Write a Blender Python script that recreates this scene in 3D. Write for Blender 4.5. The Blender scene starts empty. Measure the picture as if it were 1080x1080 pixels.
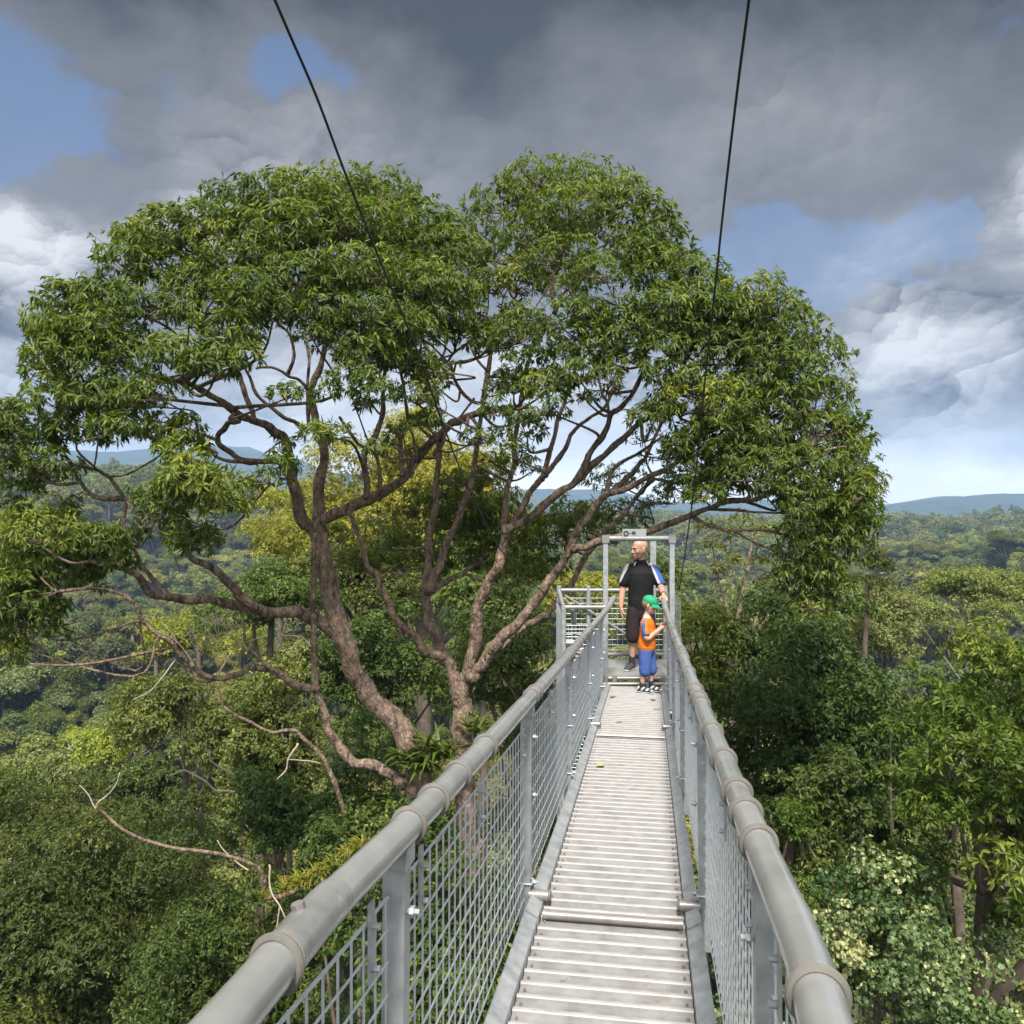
import bpy, bmesh, math, random
import numpy as np
from mathutils import Vector, Matrix

R = math.radians
random.seed(7)
RNG = np.random.default_rng(11)
sc = bpy.context.scene
COL = sc.collection
F = 900.0            # focal length in photo pixels (photo 1080 wide)
EXPO = 1.85


def P(px, py, D):
    """point at depth D (metres along +Y) seen at photo position px, py"""
    return np.array([(px - 540.0) / F * D, D, (530.0 - py) / F * D])


def norm(v):
    v = np.asarray(v, float)
    return v / (np.linalg.norm(v, axis=-1, keepdims=True) + 1e-12)


def sstep(a, b, x):
    t = np.clip((x - a) / (b - a), 0, 1)
    return t * t * (3 - 2 * t)


# ------------------------------------------------------------------ materials
def new_mat(name):
    m = bpy.data.materials.new(name)
    m.use_nodes = True
    nt = m.node_tree
    nt.nodes.clear()
    out = nt.nodes.new('ShaderNodeOutputMaterial')
    return m, nt, out


def nd(nt, t, **kw):
    n = nt.nodes.new(t)
    for k, v in kw.items():
        if k.startswith('i_'):
            n.inputs[int(k[2:])].default_value = v
        else:
            setattr(n, k, v)
    return n


def ramp(nt, stops, interp='LINEAR'):
    n = nt.nodes.new('ShaderNodeValToRGB')
    cr = n.color_ramp
    cr.interpolation = interp
    while len(cr.elements) < len(stops):
        cr.elements.new(0.5)
    for e, (p, c) in zip(cr.elements, stops):
        e.position = p
        e.color = (c[0], c[1], c[2], 1)
    return n


def leaf_mat(name, dark, mid, young, transl=0.3, rough=0.45, spec=0.35):
    # trees grown from one material differ a little from each other
    vlo, vhi = (0.72, 1.5) if name in ('leaf_far', 'leaf_olive', 'leaf_umbrella', 'leaf_mid') else (0.85, 1.15)
    m, nt, out = new_mat(name)
    L = nt.links
    at = nd(nt, 'ShaderNodeAttribute', attribute_name='tint')
    oi = nd(nt, 'ShaderNodeObjectInfo')
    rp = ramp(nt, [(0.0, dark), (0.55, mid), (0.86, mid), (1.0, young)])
    L.new(at.outputs['Fac'], rp.inputs[0])
    hs = nd(nt, 'ShaderNodeHueSaturation')
    mr = nd(nt, 'ShaderNodeMapRange')
    mr.inputs['To Min'].default_value = 0.500 if name in ('leaf_bright', 'leaf_hero', 'leaf_vine') else 0.470
    mr.inputs['To Max'].default_value = 0.515
    L.new(oi.outputs['Random'], mr.inputs['Value'])
    L.new(mr.outputs[0], hs.inputs['Hue'])
    mr2 = nd(nt, 'ShaderNodeMapRange')
    mr2.inputs['To Min'].default_value = vlo
    mr2.inputs['To Max'].default_value = vhi
    mul = nd(nt, 'ShaderNodeMath', operation='MULTIPLY')
    mul.inputs[1].default_value = 7.31
    fr = nd(nt, 'ShaderNodeMath', operation='FRACT')
    L.new(oi.outputs['Random'], mul.inputs[0])
    L.new(mul.outputs[0], fr.inputs[0])
    L.new(fr.outputs[0], mr2.inputs['Value'])
    L.new(mr2.outputs[0], hs.inputs['Value'])
    L.new(rp.outputs[0], hs.inputs['Color'])
    b = nd(nt, 'ShaderNodeBsdfPrincipled')
    b.inputs['Roughness'].default_value = rough
    b.inputs['Specular IOR Level'].default_value = spec
    L.new(hs.outputs[0], b.inputs['Base Color'])
    t = nd(nt, 'ShaderNodeBsdfTranslucent')
    gm = nd(nt, 'ShaderNodeMix', data_type='RGBA', blend_type='MULTIPLY')
    gm.inputs[0].default_value = 1.0
    gm.inputs[7].default_value = (1.5, 1.5, 0.6, 1)
    L.new(hs.outputs[0], gm.inputs[6])
    L.new(gm.outputs[2], t.inputs['Color'])
    mx = nd(nt, 'ShaderNodeMixShader')
    mx.inputs[0].default_value = transl
    L.new(b.outputs[0], mx.inputs[1])
    L.new(t.outputs[0], mx.inputs[2])
    L.new(mx.outputs[0], out.inputs[0])
    return m


def noisy_mat(name, cols, scale=8.0, rough=0.6, metal=0.0, bump=0.0, bscale=None, detail=6, spec=0.5,
              stretch=(1, 1, 1), rough2=None, spots=None, bdist=0.02, distort=0.0):
    """principled with a noise driven colour ramp; spots=(scale, threshold, colour) adds patches"""
    m, nt, out = new_mat(name)
    L = nt.links
    tc = nd(nt, 'ShaderNodeTexCoord')
    mp = nd(nt, 'ShaderNodeMapping')
    mp.inputs['Scale'].default_value = stretch
    L.new(tc.outputs['Object'], mp.inputs[0])
    nz = nd(nt, 'ShaderNodeTexNoise')
    nz.inputs['Scale'].default_value = scale
    nz.inputs['Detail'].default_value = detail
    nz.inputs['Roughness'].default_value = 0.6
    nz.inputs['Distortion'].default_value = distort
    L.new(mp.outputs[0], nz.inputs['Vector'])
    n = len(cols)
    rp = ramp(nt, [(0.3 + 0.4 * i / max(1, n - 1), c) for i, c in enumerate(cols)])
    L.new(nz.outputs['Fac'], rp.inputs[0])
    colour = rp.outputs[0]
    b = nd(nt, 'ShaderNodeBsdfPrincipled')
    if spots:
        for (ss, th, cc) in spots:
            n2 = nd(nt, 'ShaderNodeTexNoise')
            n2.inputs['Scale'].default_value = ss
            n2.inputs['Detail'].default_value = 5
            L.new(mp.outputs[0], n2.inputs['Vector'])
            r2 = nd(nt, 'ShaderNodeMapRange')
            r2.inputs['From Min'].default_value = th
            r2.inputs['From Max'].default_value = th + 0.07
            L.new(n2.outputs['Fac'], r2.inputs['Value'])
            mx = nd(nt, 'ShaderNodeMix', data_type='RGBA')
            L.new(r2.outputs[0], mx.inputs[0])
            L.new(colour, mx.inputs[6])
            mx.inputs[7].default_value = (*cc, 1)
            colour = mx.outputs[2]
    L.new(colour, b.inputs['Base Color'])
    b.inputs['Metallic'].default_value = metal
    b.inputs['Specular IOR Level'].default_value = spec
    if rough2 is None:
        b.inputs['Roughness'].default_value = rough
    else:
        rr = nd(nt, 'ShaderNodeMapRange')
        rr.inputs['From Min'].default_value = 0.3
        rr.inputs['From Max'].default_value = 0.7
        rr.inputs['To Min'].default_value = rough
        rr.inputs['To Max'].default_value = rough2
        L.new(nz.outputs['Fac'], rr.inputs['Value'])
        L.new(rr.outputs[0], b.inputs['Roughness'])
    if bump:
        n3 = nd(nt, 'ShaderNodeTexNoise')
        n3.inputs['Scale'].default_value = bscale or scale * 3
        n3.inputs['Detail'].default_value = 8
        L.new(mp.outputs[0], n3.inputs['Vector'])
        bp = nd(nt, 'ShaderNodeBump')
        bp.inputs['Strength'].default_value = bump
        bp.inputs['Distance'].default_value = bdist
        L.new(n3.outputs['Fac'], bp.inputs['Height'])
        L.new(bp.outputs[0], b.inputs['Normal'])
    L.new(b.outputs[0], out.inputs[0])
    return m


M = {}
M['leaf_hero'] = leaf_mat('leaf_hero', (0.044, 0.068, 0.012), (0.110, 0.143, 0.024), (0.23, 0.235, 0.034), 0.36, 0.5, 0.25)
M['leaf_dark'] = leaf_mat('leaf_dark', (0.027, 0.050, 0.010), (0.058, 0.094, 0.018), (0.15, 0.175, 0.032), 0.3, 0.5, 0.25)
M['leaf_mid'] = leaf_mat('leaf_mid', (0.045, 0.070, 0.015), (0.088, 0.122, 0.025), (0.19, 0.20, 0.04), 0.32, 0.5, 0.25)
M['leaf_yellow'] = leaf_mat('leaf_yellow', (0.11, 0.14, 0.018), (0.235, 0.262, 0.036), (0.40, 0.38, 0.06), 0.38)
M['leaf_bright'] = leaf_mat('leaf_bright', (0.036, 0.070, 0.010), (0.082, 0.125, 0.015), (0.19, 0.22, 0.03), 0.34, 0.5, 0.25)
M['leaf_vine'] = leaf_mat('leaf_vine', (0.034, 0.066, 0.015), (0.095, 0.128, 0.040), (0.33, 0.32, 0.15), 0.2)
M['leaf_olive'] = leaf_mat('leaf_olive', (0.05, 0.068, 0.018), (0.105, 0.13, 0.038), (0.20, 0.20, 0.06), 0.3)
M['leaf_umbrella'] = leaf_mat('leaf_umbrella', (0.075, 0.098, 0.022), (0.145, 0.165, 0.034), (0.24, 0.24, 0.06), 0.3)
M['leaf_far'] = leaf_mat('leaf_far', (0.075, 0.092, 0.024), (0.150, 0.168, 0.040), (0.25, 0.24, 0.07), 0.34, 0.6, 0.12)
M['leaf_fern'] = leaf_mat('leaf_fern', (0.03, 0.062, 0.010), (0.060, 0.105, 0.016), (0.14, 0.16, 0.03), 0.3)
M['leaf_orchid'] = leaf_mat('leaf_orchid', (0.06, 0.10, 0.012), (0.17, 0.175, 0.022), (0.36, 0.14, 0.02), 0.3)
M['bark'] = noisy_mat('bark', [(0.038, 0.026, 0.019), (0.165, 0.110, 0.075), (0.30, 0.215, 0.155)], 7, 0.9, bump=1.0, bscale=16, detail=9, stretch=(1.6, 1.6, .8),
                      spots=[(9, 0.61, (0.29, 0.25, 0.20)), (4.0, 0.60, (0.045, 0.036, 0.026)), (6.5, 0.64, (0.085, 0.095, 0.03)), (22, 0.62, (0.05, 0.036, 0.026))], bdist=0.07)
M['bark_dead'] = noisy_mat('bark_dead', [(0.22, 0.17, 0.125), (0.42, 0.34, 0.26)], 7, 0.85, bump=0.5, bscale=25)
M['bark_pale'] = noisy_mat('bark_pale', [(0.20, 0.16, 0.12), (0.42, 0.36, 0.29)], 4, 0.85, bump=0.5, bscale=15)
M['bark_dark'] = noisy_mat('bark_dark', [(0.05, 0.038, 0.028), (0.14, 0.105, 0.075)], 4, 0.9, bump=0.5, bscale=15)
M['galv'] = noisy_mat('galv', [(0.22, 0.232, 0.234), (0.30, 0.312, 0.314), (0.365, 0.375, 0.377)], 14, 0.38, 0.35, bump=0.06, bscale=60, rough2=0.55,
                      spots=[(3.0, 0.66, (0.34, 0.33, 0.30))])
M['wire'] = noisy_mat('wire', [(0.32, 0.345, 0.36), (0.45, 0.47, 0.48)], 20, 0.4, 0.3)
M['rail'] = noisy_mat('rail', [(0.19, 0.192, 0.182), (0.23, 0.232, 0.222), (0.27, 0.27, 0.258)], 5, 0.12, 0.25, bump=0.004, bscale=60, rough2=0.26,
                      stretch=(1, 1, 1), spots=[(9, 0.66, (0.225, 0.215, 0.19))])
M['sleeve'] = noisy_mat('sleeve', [(0.19, 0.19, 0.18), (0.24, 0.24, 0.228), (0.29, 0.288, 0.275)], 9, 0.2, 0.4, rough2=0.38)
M['rubber'] = noisy_mat('rubber', [(0.075, 0.068, 0.058), (0.125, 0.115, 0.10)], 20, 0.7)
M['deck'] = noisy_mat('deck', [(0.16, 0.158, 0.154), (0.22, 0.216, 0.21), (0.265, 0.26, 0.253)], 9, 0.48, 0.15, bump=0.05, bscale=80, rough2=0.6,
                      spots=[(5.0, 0.60, (0.20, 0.18, 0.168)), (13, 0.66, (0.165, 0.15, 0.14))])
M['rib'] = noisy_mat('rib', [(0.27, 0.255, 0.245), (0.36, 0.34, 0.325)], 12, 0.48, 0.15, rough2=0.65, spots=[(9.0, 0.60, (0.27, 0.245, 0.23))])
M['steel_warm'] = noisy_mat('steel_warm', [(0.19, 0.172, 0.16), (0.27, 0.25, 0.235)], 15, 0.35, 0.4)
M['cable'] = noisy_mat('cable', [(0.018, 0.018, 0.018), (0.05, 0.048, 0.045)], 60, 0.5, 0.3)
M['dark'] = noisy_mat('dark', [(0.02, 0.02, 0.02), (0.04, 0.04, 0.04)], 30, 0.6)
M['sign_face'] = noisy_mat('sign_face', [(0.22, 0.225, 0.225), (0.27, 0.275, 0.275)], 30, 0.5)


# ------------------------------------------------------------------ objects
def tag(o, label=None, cat=None, group=None, kind=None):
    if label: o['label'] = label
    if cat: o['category'] = cat
    if group: o['group'] = group
    if kind: o['kind'] = kind
    return o


def empty(name, loc, label, cat, group=None):
    o = bpy.data.objects.new(name, None)
    o.location = [float(v) for v in loc]
    o.empty_display_size = 0.3
    COL.objects.link(o)
    WORLD[o.name] = np.array([float(v) for v in loc])
    return tag(o, label, cat, group)


def mesh_np(name, verts, faces, mats, parent=None, tint=None, smooth=False, mat_idx=None, origin=None):
    """verts (n,3); faces: list of lists or int array (m,k). World coordinates; moved under the parent's origin."""
    me = bpy.data.meshes.new(name)
    verts = np.asarray(verts, np.float32)
    off = None
    if parent is not None:
        off = np.array(WORLD[parent.name], np.float32)
    o = None
    org = np.zeros(3, np.float32)
    if origin is not None:
        org = np.asarray(origin, np.float32)
    elif off is not None:
        org = off
    v = verts - org
    if isinstance(faces, np.ndarray):
        n, k = faces.shape
        me.vertices.add(len(v))
        me.vertices.foreach_set('co', v.ravel())
        me.loops.add(n * k)
        me.loops.foreach_set('vertex_index', faces.astype(np.int32).ravel())
        me.polygons.add(n)
        me.polygons.foreach_set('loop_start', np.arange(0, n * k, k, dtype=np.int32))
        me.polygons.foreach_set('loop_total', np.full(n, k, np.int32))
        me.update(calc_edges=True)
    else:
        me.from_pydata([tuple(map(float, a)) for a in v], [], [tuple(f) for f in faces])
        me.update()
    if tint is not None:
        a = me.attributes.new('tint', 'FLOAT', 'POINT')
        a.data.foreach_set('value', np.asarray(tint, np.float32))
    if not isinstance(mats, (list, tuple)):
        mats = [mats]
    for m in mats:
        me.materials.append(m)
    if mat_idx is not None:
        me.polygons.foreach_set('material_index', np.asarray(mat_idx, np.int32))
    if smooth:
        me.polygons.foreach_set('use_smooth', np.ones(len(me.polygons), bool))
    o = bpy.data.objects.new(name, me)
    COL.objects.link(o)
    if parent is not None:
        o.parent = parent
        base = off
        o.location = [float(x) for x in (org - base)]
        WORLD[o.name] = org
    else:
        o.location = [float(x) for x in org]
        WORLD[o.name] = org
    return o


WORLD = {}


class MB:
    """collects shapes in world coordinates for ONE mesh"""
    def __init__(s):
        s.v, s.f, s.mi = [], [], []
        s.n = 0
        s.cur = 0

    def add(s, v, f):
        v = np.asarray(v, float)
        s.v.append(v)
        for q in f:
            s.f.append([i + s.n for i in q])
            s.mi.append(s.cur)
        s.n += len(v)
        return s

    def box(s, c, ax, ay, az):
        """centre and three half-axis vectors"""
        c, ax, ay, az = [np.asarray(q, float) for q in (c, ax, ay, az)]
        v = [c + i * ax + j * ay + k * az for i in (-1, 1) for j in (-1, 1) for k in (-1, 1)]
        f = [(0, 1, 3, 2), (4, 6, 7, 5), (0, 4, 5, 1), (2, 3, 7, 6), (0, 2, 6, 4), (1, 5, 7, 3)]
        return s.add(v, f)

    def bar(s, a, b, w, h=None, up=(0, 0, 1)):
        """rectangular bar from a to b, w across, h along 'up'"""
        a, b = np.asarray(a, float), np.asarray(b, float)
        d = norm(b - a)
        up = np.asarray(up, float)
        if abs(d @ up) > 0.95:
            up = np.array([0, 1.0, 0])
        sd = norm(np.cross(d, up))
        u = np.cross(sd, d)
        h = h or w
        return s.box((a + b) / 2, (b - a) / 2, sd * w / 2, u * h / 2)

    def tube(s, pts, rad, sides=10, cap=True):
        v, f = tube_np(pts, rad, sides, cap)
        return s.add(v, f)

    def torus(s, c, axis, Rm, r, seg=20, sides=8, a0=0, a1=2 * math.pi, xdir=None):
        c = np.asarray(c, float)
        axis = norm(axis)
        x = np.cross(axis, (0, 0, 1.0)) if xdir is None else np.asarray(xdir, float)
        x = norm(x)
        y = np.cross(axis, x)
        full = abs((a1 - a0) - 2 * math.pi) < 1e-6
        n = seg if full else seg + 1
        v = []
        for i in range(n):
            t = a0 + (a1 - a0) * i / seg
            d = x * math.cos(t) + y * math.sin(t)
            for j in range(sides):
                q = 2 * math.pi * j / sides
                v.append(c + d * (Rm + r * math.cos(q)) + axis * r * math.sin(q))
        f = []
        for i in range(seg):
            i2 = (i + 1) % n
            for j in range(sides):
                j2 = (j + 1) % sides
                f.append((i * sides + j, i2 * sides + j, i2 * sides + j2, i * sides + j2))
        return s.add(v, f)

    def build(s, name, mat, parent=None, smooth=False, origin=None):
        v = np.concatenate(s.v)
        multi = isinstance(mat, (list, tuple))
        o = mesh_np(name, v, s.f, mat, parent, smooth=smooth, mat_idx=s.mi if multi else None, origin=origin)
        if smooth:
            me = o.data
            try:
                me.set_sharp_from_angle(angle=R(40))
            except Exception:
                pass
        return o


def tube_np(pts, rad, sides=8, cap=True):
    pts = np.asarray(pts, float)
    n = len(pts)
    rad = np.broadcast_to(np.asarray(rad, float), (n,))
    t = np.zeros_like(pts)
    t[1:-1] = pts[2:] - pts[:-2]
    t[0] = pts[1] - pts[0]
    t[-1] = pts[-1] - pts[-2]
    t = norm(t)
    ref = np.array([0, 0, 1.0]) if abs(t[0][2]) < 0.9 else np.array([1.0, 0, 0])
    x = norm(np.cross(t[0], ref))
    V = []
    ang = np.arange(sides) * 2 * math.pi / sides
    for i in range(n):
        x = norm(x - t[i] * (x @ t[i]))
        y = np.cross(t[i], x)
        V.append(pts[i] + rad[i] * (np.cos(ang)[:, None] * x + np.sin(ang)[:, None] * y))
    V = np.concatenate(V)
    f = []
    for i in range(n - 1):
        for j in range(sides):
            j2 = (j + 1) % sides
            f.append((i * sides + j, i * sides + j2, (i + 1) * sides + j2, (i + 1) * sides + j))
    if cap:
        f.append(tuple(range(sides - 1, -1, -1)))
        f.append(tuple((n - 1) * sides + j for j in range(sides)))
    return V, f


def spline(pts, k=5):
    """Catmull-Rom through rows of pts (any width)"""
    p = np.asarray(pts, float)
    if len(p) < 3:
        t = np.linspace(0, 1, k + 1)[:, None]
        return p[0] * (1 - t) + p[-1] * t
    q = np.vstack([2 * p[0] - p[1], p, 2 * p[-1] - p[-2]])
    out = []
    for i in range(1, len(q) - 2):
        for j in range(k):
            t = j / k
            a, b, c, d = q[i - 1], q[i], q[i + 1], q[i + 2]
            out.append(0.5 * (2 * b + (c - a) * t + (2 * a - 5 * b + 4 * c - d) * t * t + (3 * b - a - 3 * c + d) * t ** 3))
    out.append(p[-1])
    return np.array(out)


# ------------------------------------------------------------------ leaves
def leaf_mesh_arrays(c, d, nrm, ln, wd, bend=0.0, seg=1):
    """diamond leaves folded along the midrib (seg 1) or with a drooping second half (seg 2)"""
    n = len(c)
    d = norm(d)
    s = norm(np.cross(d, nrm))
    nn = np.cross(s, d)
    ln = ln[:, None]; wd = wd[:, None]
    if seg == 1:
        v = np.stack([c, c + d * ln * 0.42 + s * wd * 0.5 + nn * wd * 0.15,
                      c + d * ln + nn * (-bend) * ln, c + d * ln * 0.42 - s * wd * 0.5 + nn * wd * 0.15], 1)
        base = (np.arange(n) * 4)[:, None]
        f = np.concatenate([base + np.array([0, 1, 2]), base + np.array([0, 2, 3])], 1).reshape(-1, 3)
        return v.reshape(-1, 3), f, 4
    m = c + d * ln * 0.5
    v = np.stack([c, c + d * ln * 0.3 + s * wd * 0.5 + nn * wd * 0.15, m - nn * 0.02 * ln,
                  c + d * ln * 0.3 - s * wd * 0.5 + nn * wd * 0.15,
                  c + d * ln * 0.66 + s * wd * 0.38 - nn * ln * bend * 0.35, c + d * ln * 0.93 - nn * bend * ln,
                  c + d * ln * 0.66 - s * wd * 0.38 - nn * ln * bend * 0.35], 1)
    base = (np.arange(n) * 7)[:, None]
    tri = [[0, 1, 2], [0, 2, 3], [1, 4, 2], [2, 6, 3], [2, 4, 5], [2, 5, 6]]
    f = np.concatenate([base + np.array(t) for t in tri], 1).reshape(-1, 3)
    return v.reshape(-1, 3), f, 7


def tuft_leaves(rng, pos, out, k, ln, wd, droop=0.6, spread=0.9, bend=0.1, seg=1, tint_base=None, flat=0.5):
    """k leaves round every twig end pos with outward direction out"""
    n = len(pos)
    out = norm(out)
    c = np.repeat(pos, k, 0)
    o = np.repeat(out, k, 0)
    r = rng.normal(size=(n * k, 3))
    r = norm(r - (r * o).sum(1, keepdims=True) * o)
    d = norm(o * (1 - spread * rng.uniform(0.3, 1.0, (n * k, 1))) + r * spread)
    d[:, 2] -= droop * rng.uniform(0.4, 1.2, n * k)
    d = norm(d)
    up = np.array([0, 0, 1.0]) * flat + rng.normal(size=(n * k, 3)) * 0.45 + o * 0.35
    L = ln * rng.uniform(0.65, 1.2, n * k)
    W = wd * rng.uniform(0.7, 1.2, n * k)
    c = c + r * ln * 0.08 + o * ln * rng.uniform(-0.25, 0.25, (n * k, 1))
    v, f, per = leaf_mesh_arrays(c, d, up, L, W, bend, seg)
    t = np.clip(rng.normal(0.5, 0.22, n * k) + (np.repeat(tint_base, k) if tint_base is not None else 0), 0, 1)
    return v, f, np.repeat(t, per)


def clump_points(rng, c, rx, ry, rz, n, low=-0.45, inner=0.35):
    """twig ends over a lumpy dome"""
    u = rng.normal(size=(n * 3, 3))
    u = norm(u)
    u = u[(u[:, 2] > low)][:n]
    ph = rng.uniform(0, 6.28, 3)
    lump = 1 + 0.16 * np.sin(u[:, 0] * 4.5 + ph[0]) * np.sin(u[:, 1] * 4.5 + ph[1]) + 0.12 * np.sin(u[:, 2] * 5 + ph[2])
    rad = (1 - inner * rng.uniform(0, 1, len(u)) ** 2.2) * lump
    p = np.asarray(c) + u * np.array([rx, ry, rz]) * rad[:, None]
    return p, u


def gather(parts):
    V, Fc, T, n = [], [], [], 0
    for v, f, t in parts:
        V.append(v); Fc.append(f + n); T.append(t); n += len(v)
    return np.concatenate(V), np.concatenate(Fc), np.concatenate(T)
SUN_E, SUN_ANG, SKY_S = 2.4, 8.0, 0.05
HAZE_D, HAZE_C = 1.8e-4, (0.40, 0.60, 0.92, 1)
TUFT_K = 1.55
UNSEEN_FILL = 1.1
# ------------------------------------------------------------------ camera, sun, sky
cam = bpy.data.cameras.new('camera')
cam.sensor_width = 36.0
cam.lens = 36.0 * F / 1080.0
cam.shift_y = -10.0 / 1080.0
cam.clip_start = 0.05
cam.clip_end = 60000
camo = bpy.data.objects.new('camera', cam)
camo.rotation_euler = (R(90), 0, 0)
COL.objects.link(camo)
sc.camera = camo

SUN_EL, SUN_AZ = 57.0, 184.0      # azimuth clockwise from +Y (the view direction)
sun = bpy.data.lights.new('sun', 'SUN')
sun.energy = SUN_E
sun.angle = R(SUN_ANG)
sun.color = (1.0, 0.955, 0.88)
suno = bpy.data.objects.new('sun', sun)
sdir = Vector((math.sin(R(SUN_AZ)) * math.cos(R(SUN_EL)), math.cos(R(SUN_AZ)) * math.cos(R(SUN_EL)), math.sin(R(SUN_EL))))
suno.rotation_euler = sdir.to_track_quat('Z', 'Y').to_euler()
COL.objects.link(suno)

w = bpy.data.worlds.new('World')
sc.world = w
w.use_nodes = True
nt = w.node_tree
nt.nodes.clear()
L = nt.links


def mth(op, a, b=None, c=None, clamp=False):
    n = nt.nodes.new('ShaderNodeMath')
    n.operation = op
    n.use_clamp = clamp
    for i, q in enumerate((a, b, c)):
        if q is None: continue
        if isinstance(q, (int, float)): n.inputs[i].default_value = q
        else: L.new(q, n.inputs[i])
    return n.outputs[0]


def vm(op, a, b=None, c=None, out=0):
    n = nt.nodes.new('ShaderNodeVectorMath')
    n.operation = op
    for i, q in enumerate((a, b, c)):
        if q is None: continue
        if isinstance(q, (tuple, list)): n.inputs[i].default_value = q
        else: L.new(q, n.inputs[i])
    return n.outputs['Value'] if op in ('LENGTH', 'DOT_PRODUCT') else n.outputs[0]


def mrange(x, a, b, c=0.0, d=1.0, smooth=True):
    n = nt.nodes.new('ShaderNodeMapRange')
    if smooth: n.interpolation_type = 'SMOOTHSTEP'
    L.new(x, n.inputs['Value'])
    for k, q in zip(('From Min', 'From Max', 'To Min', 'To Max'), (a, b, c, d)):
        n.inputs[k].default_value = q
    return n.outputs[0]


def noise(vec, scale, detail=7, rough=0.55, col=False, dist=0.0, lac=2.0):
    n = nt.nodes.new('ShaderNodeTexNoise')
    n.inputs['Scale'].default_value = scale
    n.inputs['Detail'].default_value = detail
    n.inputs['Roughness'].default_value = rough
    n.inputs['Distortion'].default_value = dist
    n.inputs['Lacunarity'].default_value = lac
    L.new(vec, n.inputs['Vector'])
    return n.outputs['Color'] if col else n.outputs['Fac']


def mixc(f, a, b):
    n = nt.nodes.new('ShaderNodeMix')
    n.data_type = 'RGBA'
    if isinstance(f, float): n.inputs[0].default_value = f
    else: L.new(f, n.inputs[0])
    for i, q in ((6, a), (7, b)):
        if isinstance(q, tuple): n.inputs[i].default_value = (*q, 1)
        else: L.new(q, n.inputs[i])
    return n.outputs[2]


tc = nt.nodes.new('ShaderNodeTexCoord')
dirv = tc.outputs['Generated']
sx = nt.nodes.new('ShaderNodeSeparateXYZ')
L.new(dirv, sx.inputs[0])
az = mth('ARCTAN2', sx.outputs[0], sx.outputs[1])
el = mth('ARCSINE', sx.outputs[2])
# ragged edges: the direction is warped before the cloud masses are laid out
wv = nt.nodes.new('ShaderNodeCombineXYZ')
L.new(az, wv.inputs[0]); L.new(mth('MULTIPLY', el, 1.35), wv.inputs[1])
warp = noise(wv.outputs[0], 5.0, 6, 0.62, col=True)
warp = vm('SUBTRACT', warp, (0.5, 0.5, 0.5))
ae = nt.nodes.new('ShaderNodeCombineXYZ')
L.new(az, ae.inputs[0]); L.new(el, ae.inputs[1])
V = vm('MULTIPLY_ADD', warp, (0.22, 0.16, 0.0), ae.outputs[0])
W2 = vm('MULTIPLY_ADD', warp, (0.10, 0.10, 0.10), wv.outputs[0])


def heap(scale):
    """rounded billows, each brighter towards its upper left side"""
    n = nt.nodes.new('ShaderNodeTexVoronoi')
    n.feature = 'F1'
    n.inputs['Scale'].default_value = scale
    L.new(W2, n.inputs['Vector'])
    off = vm('SUBTRACT', W2, n.outputs['Position'])
    sh = mth('MULTIPLY', vm('DOT_PRODUCT', off, (-.35, .9, 0)), scale * .75)
    ro = mth('SUBTRACT', 0.5, n.outputs['Distance'])
    return mth('ADD', sh, mth('MULTIPLY', ro, 0.5)), ro


h1, r1 = heap(12.0)
h2, r2 = heap(27.0)
h3, r3 = heap(58.0)


def blobs(lst, start, vec=None):
    """sum of soft ellipses given in degrees: azimuth, elevation, half sizes, amount"""
    acc = start
    for (a, e, sa, se, amt) in lst:
        q = vm('MULTIPLY_ADD', vec or V, (1 / R(sa), 1 / R(se), 0), (-a / sa, -e / se, 0))
        r = mrange(vm('LENGTH', q), 1.0, 0.0, 0.0, amt)
        acc = mth('ADD', acc, r)
    return acc


n_c = noise(wv.outputs[0], 8.5, 8, 0.60)               # billows
n_s = noise(vm('MULTIPLY', wv.outputs[0], (1.0, 5.0, 1.0)), 7.0, 4, 0.55)   # flat layers near the horizon
n_l = noise(wv.outputs[0], 2.3, 2, 0.55)
lowmask = mrange(el, R(7), R(1.5))
tex = mth('ADD', mth('MULTIPLY', n_c, mth('SUBTRACT', 1.0, mth('MULTIPLY', lowmask, 0.7))), mth('MULTIPLY', n_s, mth('MULTIPLY', lowmask, 0.7)))
# cover (how much cloud): blue gaps are negative
cover = blobs([
    (-31, 22.5, 8, 6.4, -1.0), (-22, 25.0, 3.5, 3, -.35), (-27, 17.5, 7, 3.5, -.45), (-14.5, 26.6, 6.0, 2.6, -.60),   # blue left
    (18.5, 15.3, 11, 4.6, -1.05), (11, 13.0, 8, 4.5, -.55), (26, 15.5, 6, 3.6, -.75), (28.5, 26.0, 5, 3, -.25), (18, 10.5, 6, 3.0, -.60),         # blue right
    (-29, 14.0, 8, 6, .6), (-21, 17.2, 6, 3.2, .6), (-30, 6.5, 8, 6, .5),
    (26, 7.6, 8.5, 5.4, 1.0), (31, 16, 3.0, 5, 1.0), (27, 4, 16, 5, .40), (30.5, 9, 5, 5, .4), (-2, 5, 14, 8, .5),
], 0.95)
edge = mth('ADD', mth('MULTIPLY', r1, 0.55), mth('MULTIPLY', r2, 0.35))
dens = mth('ADD', cover, mth('ADD', mth('MULTIPLY', mth('SUBTRACT', tex, 0.5), 1.5), mth('MULTIPLY', edge, mrange(el, R(21), R(14), 0.15, 0.9))))
alpha = mrange(dens, 0.36, 0.76)
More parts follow.
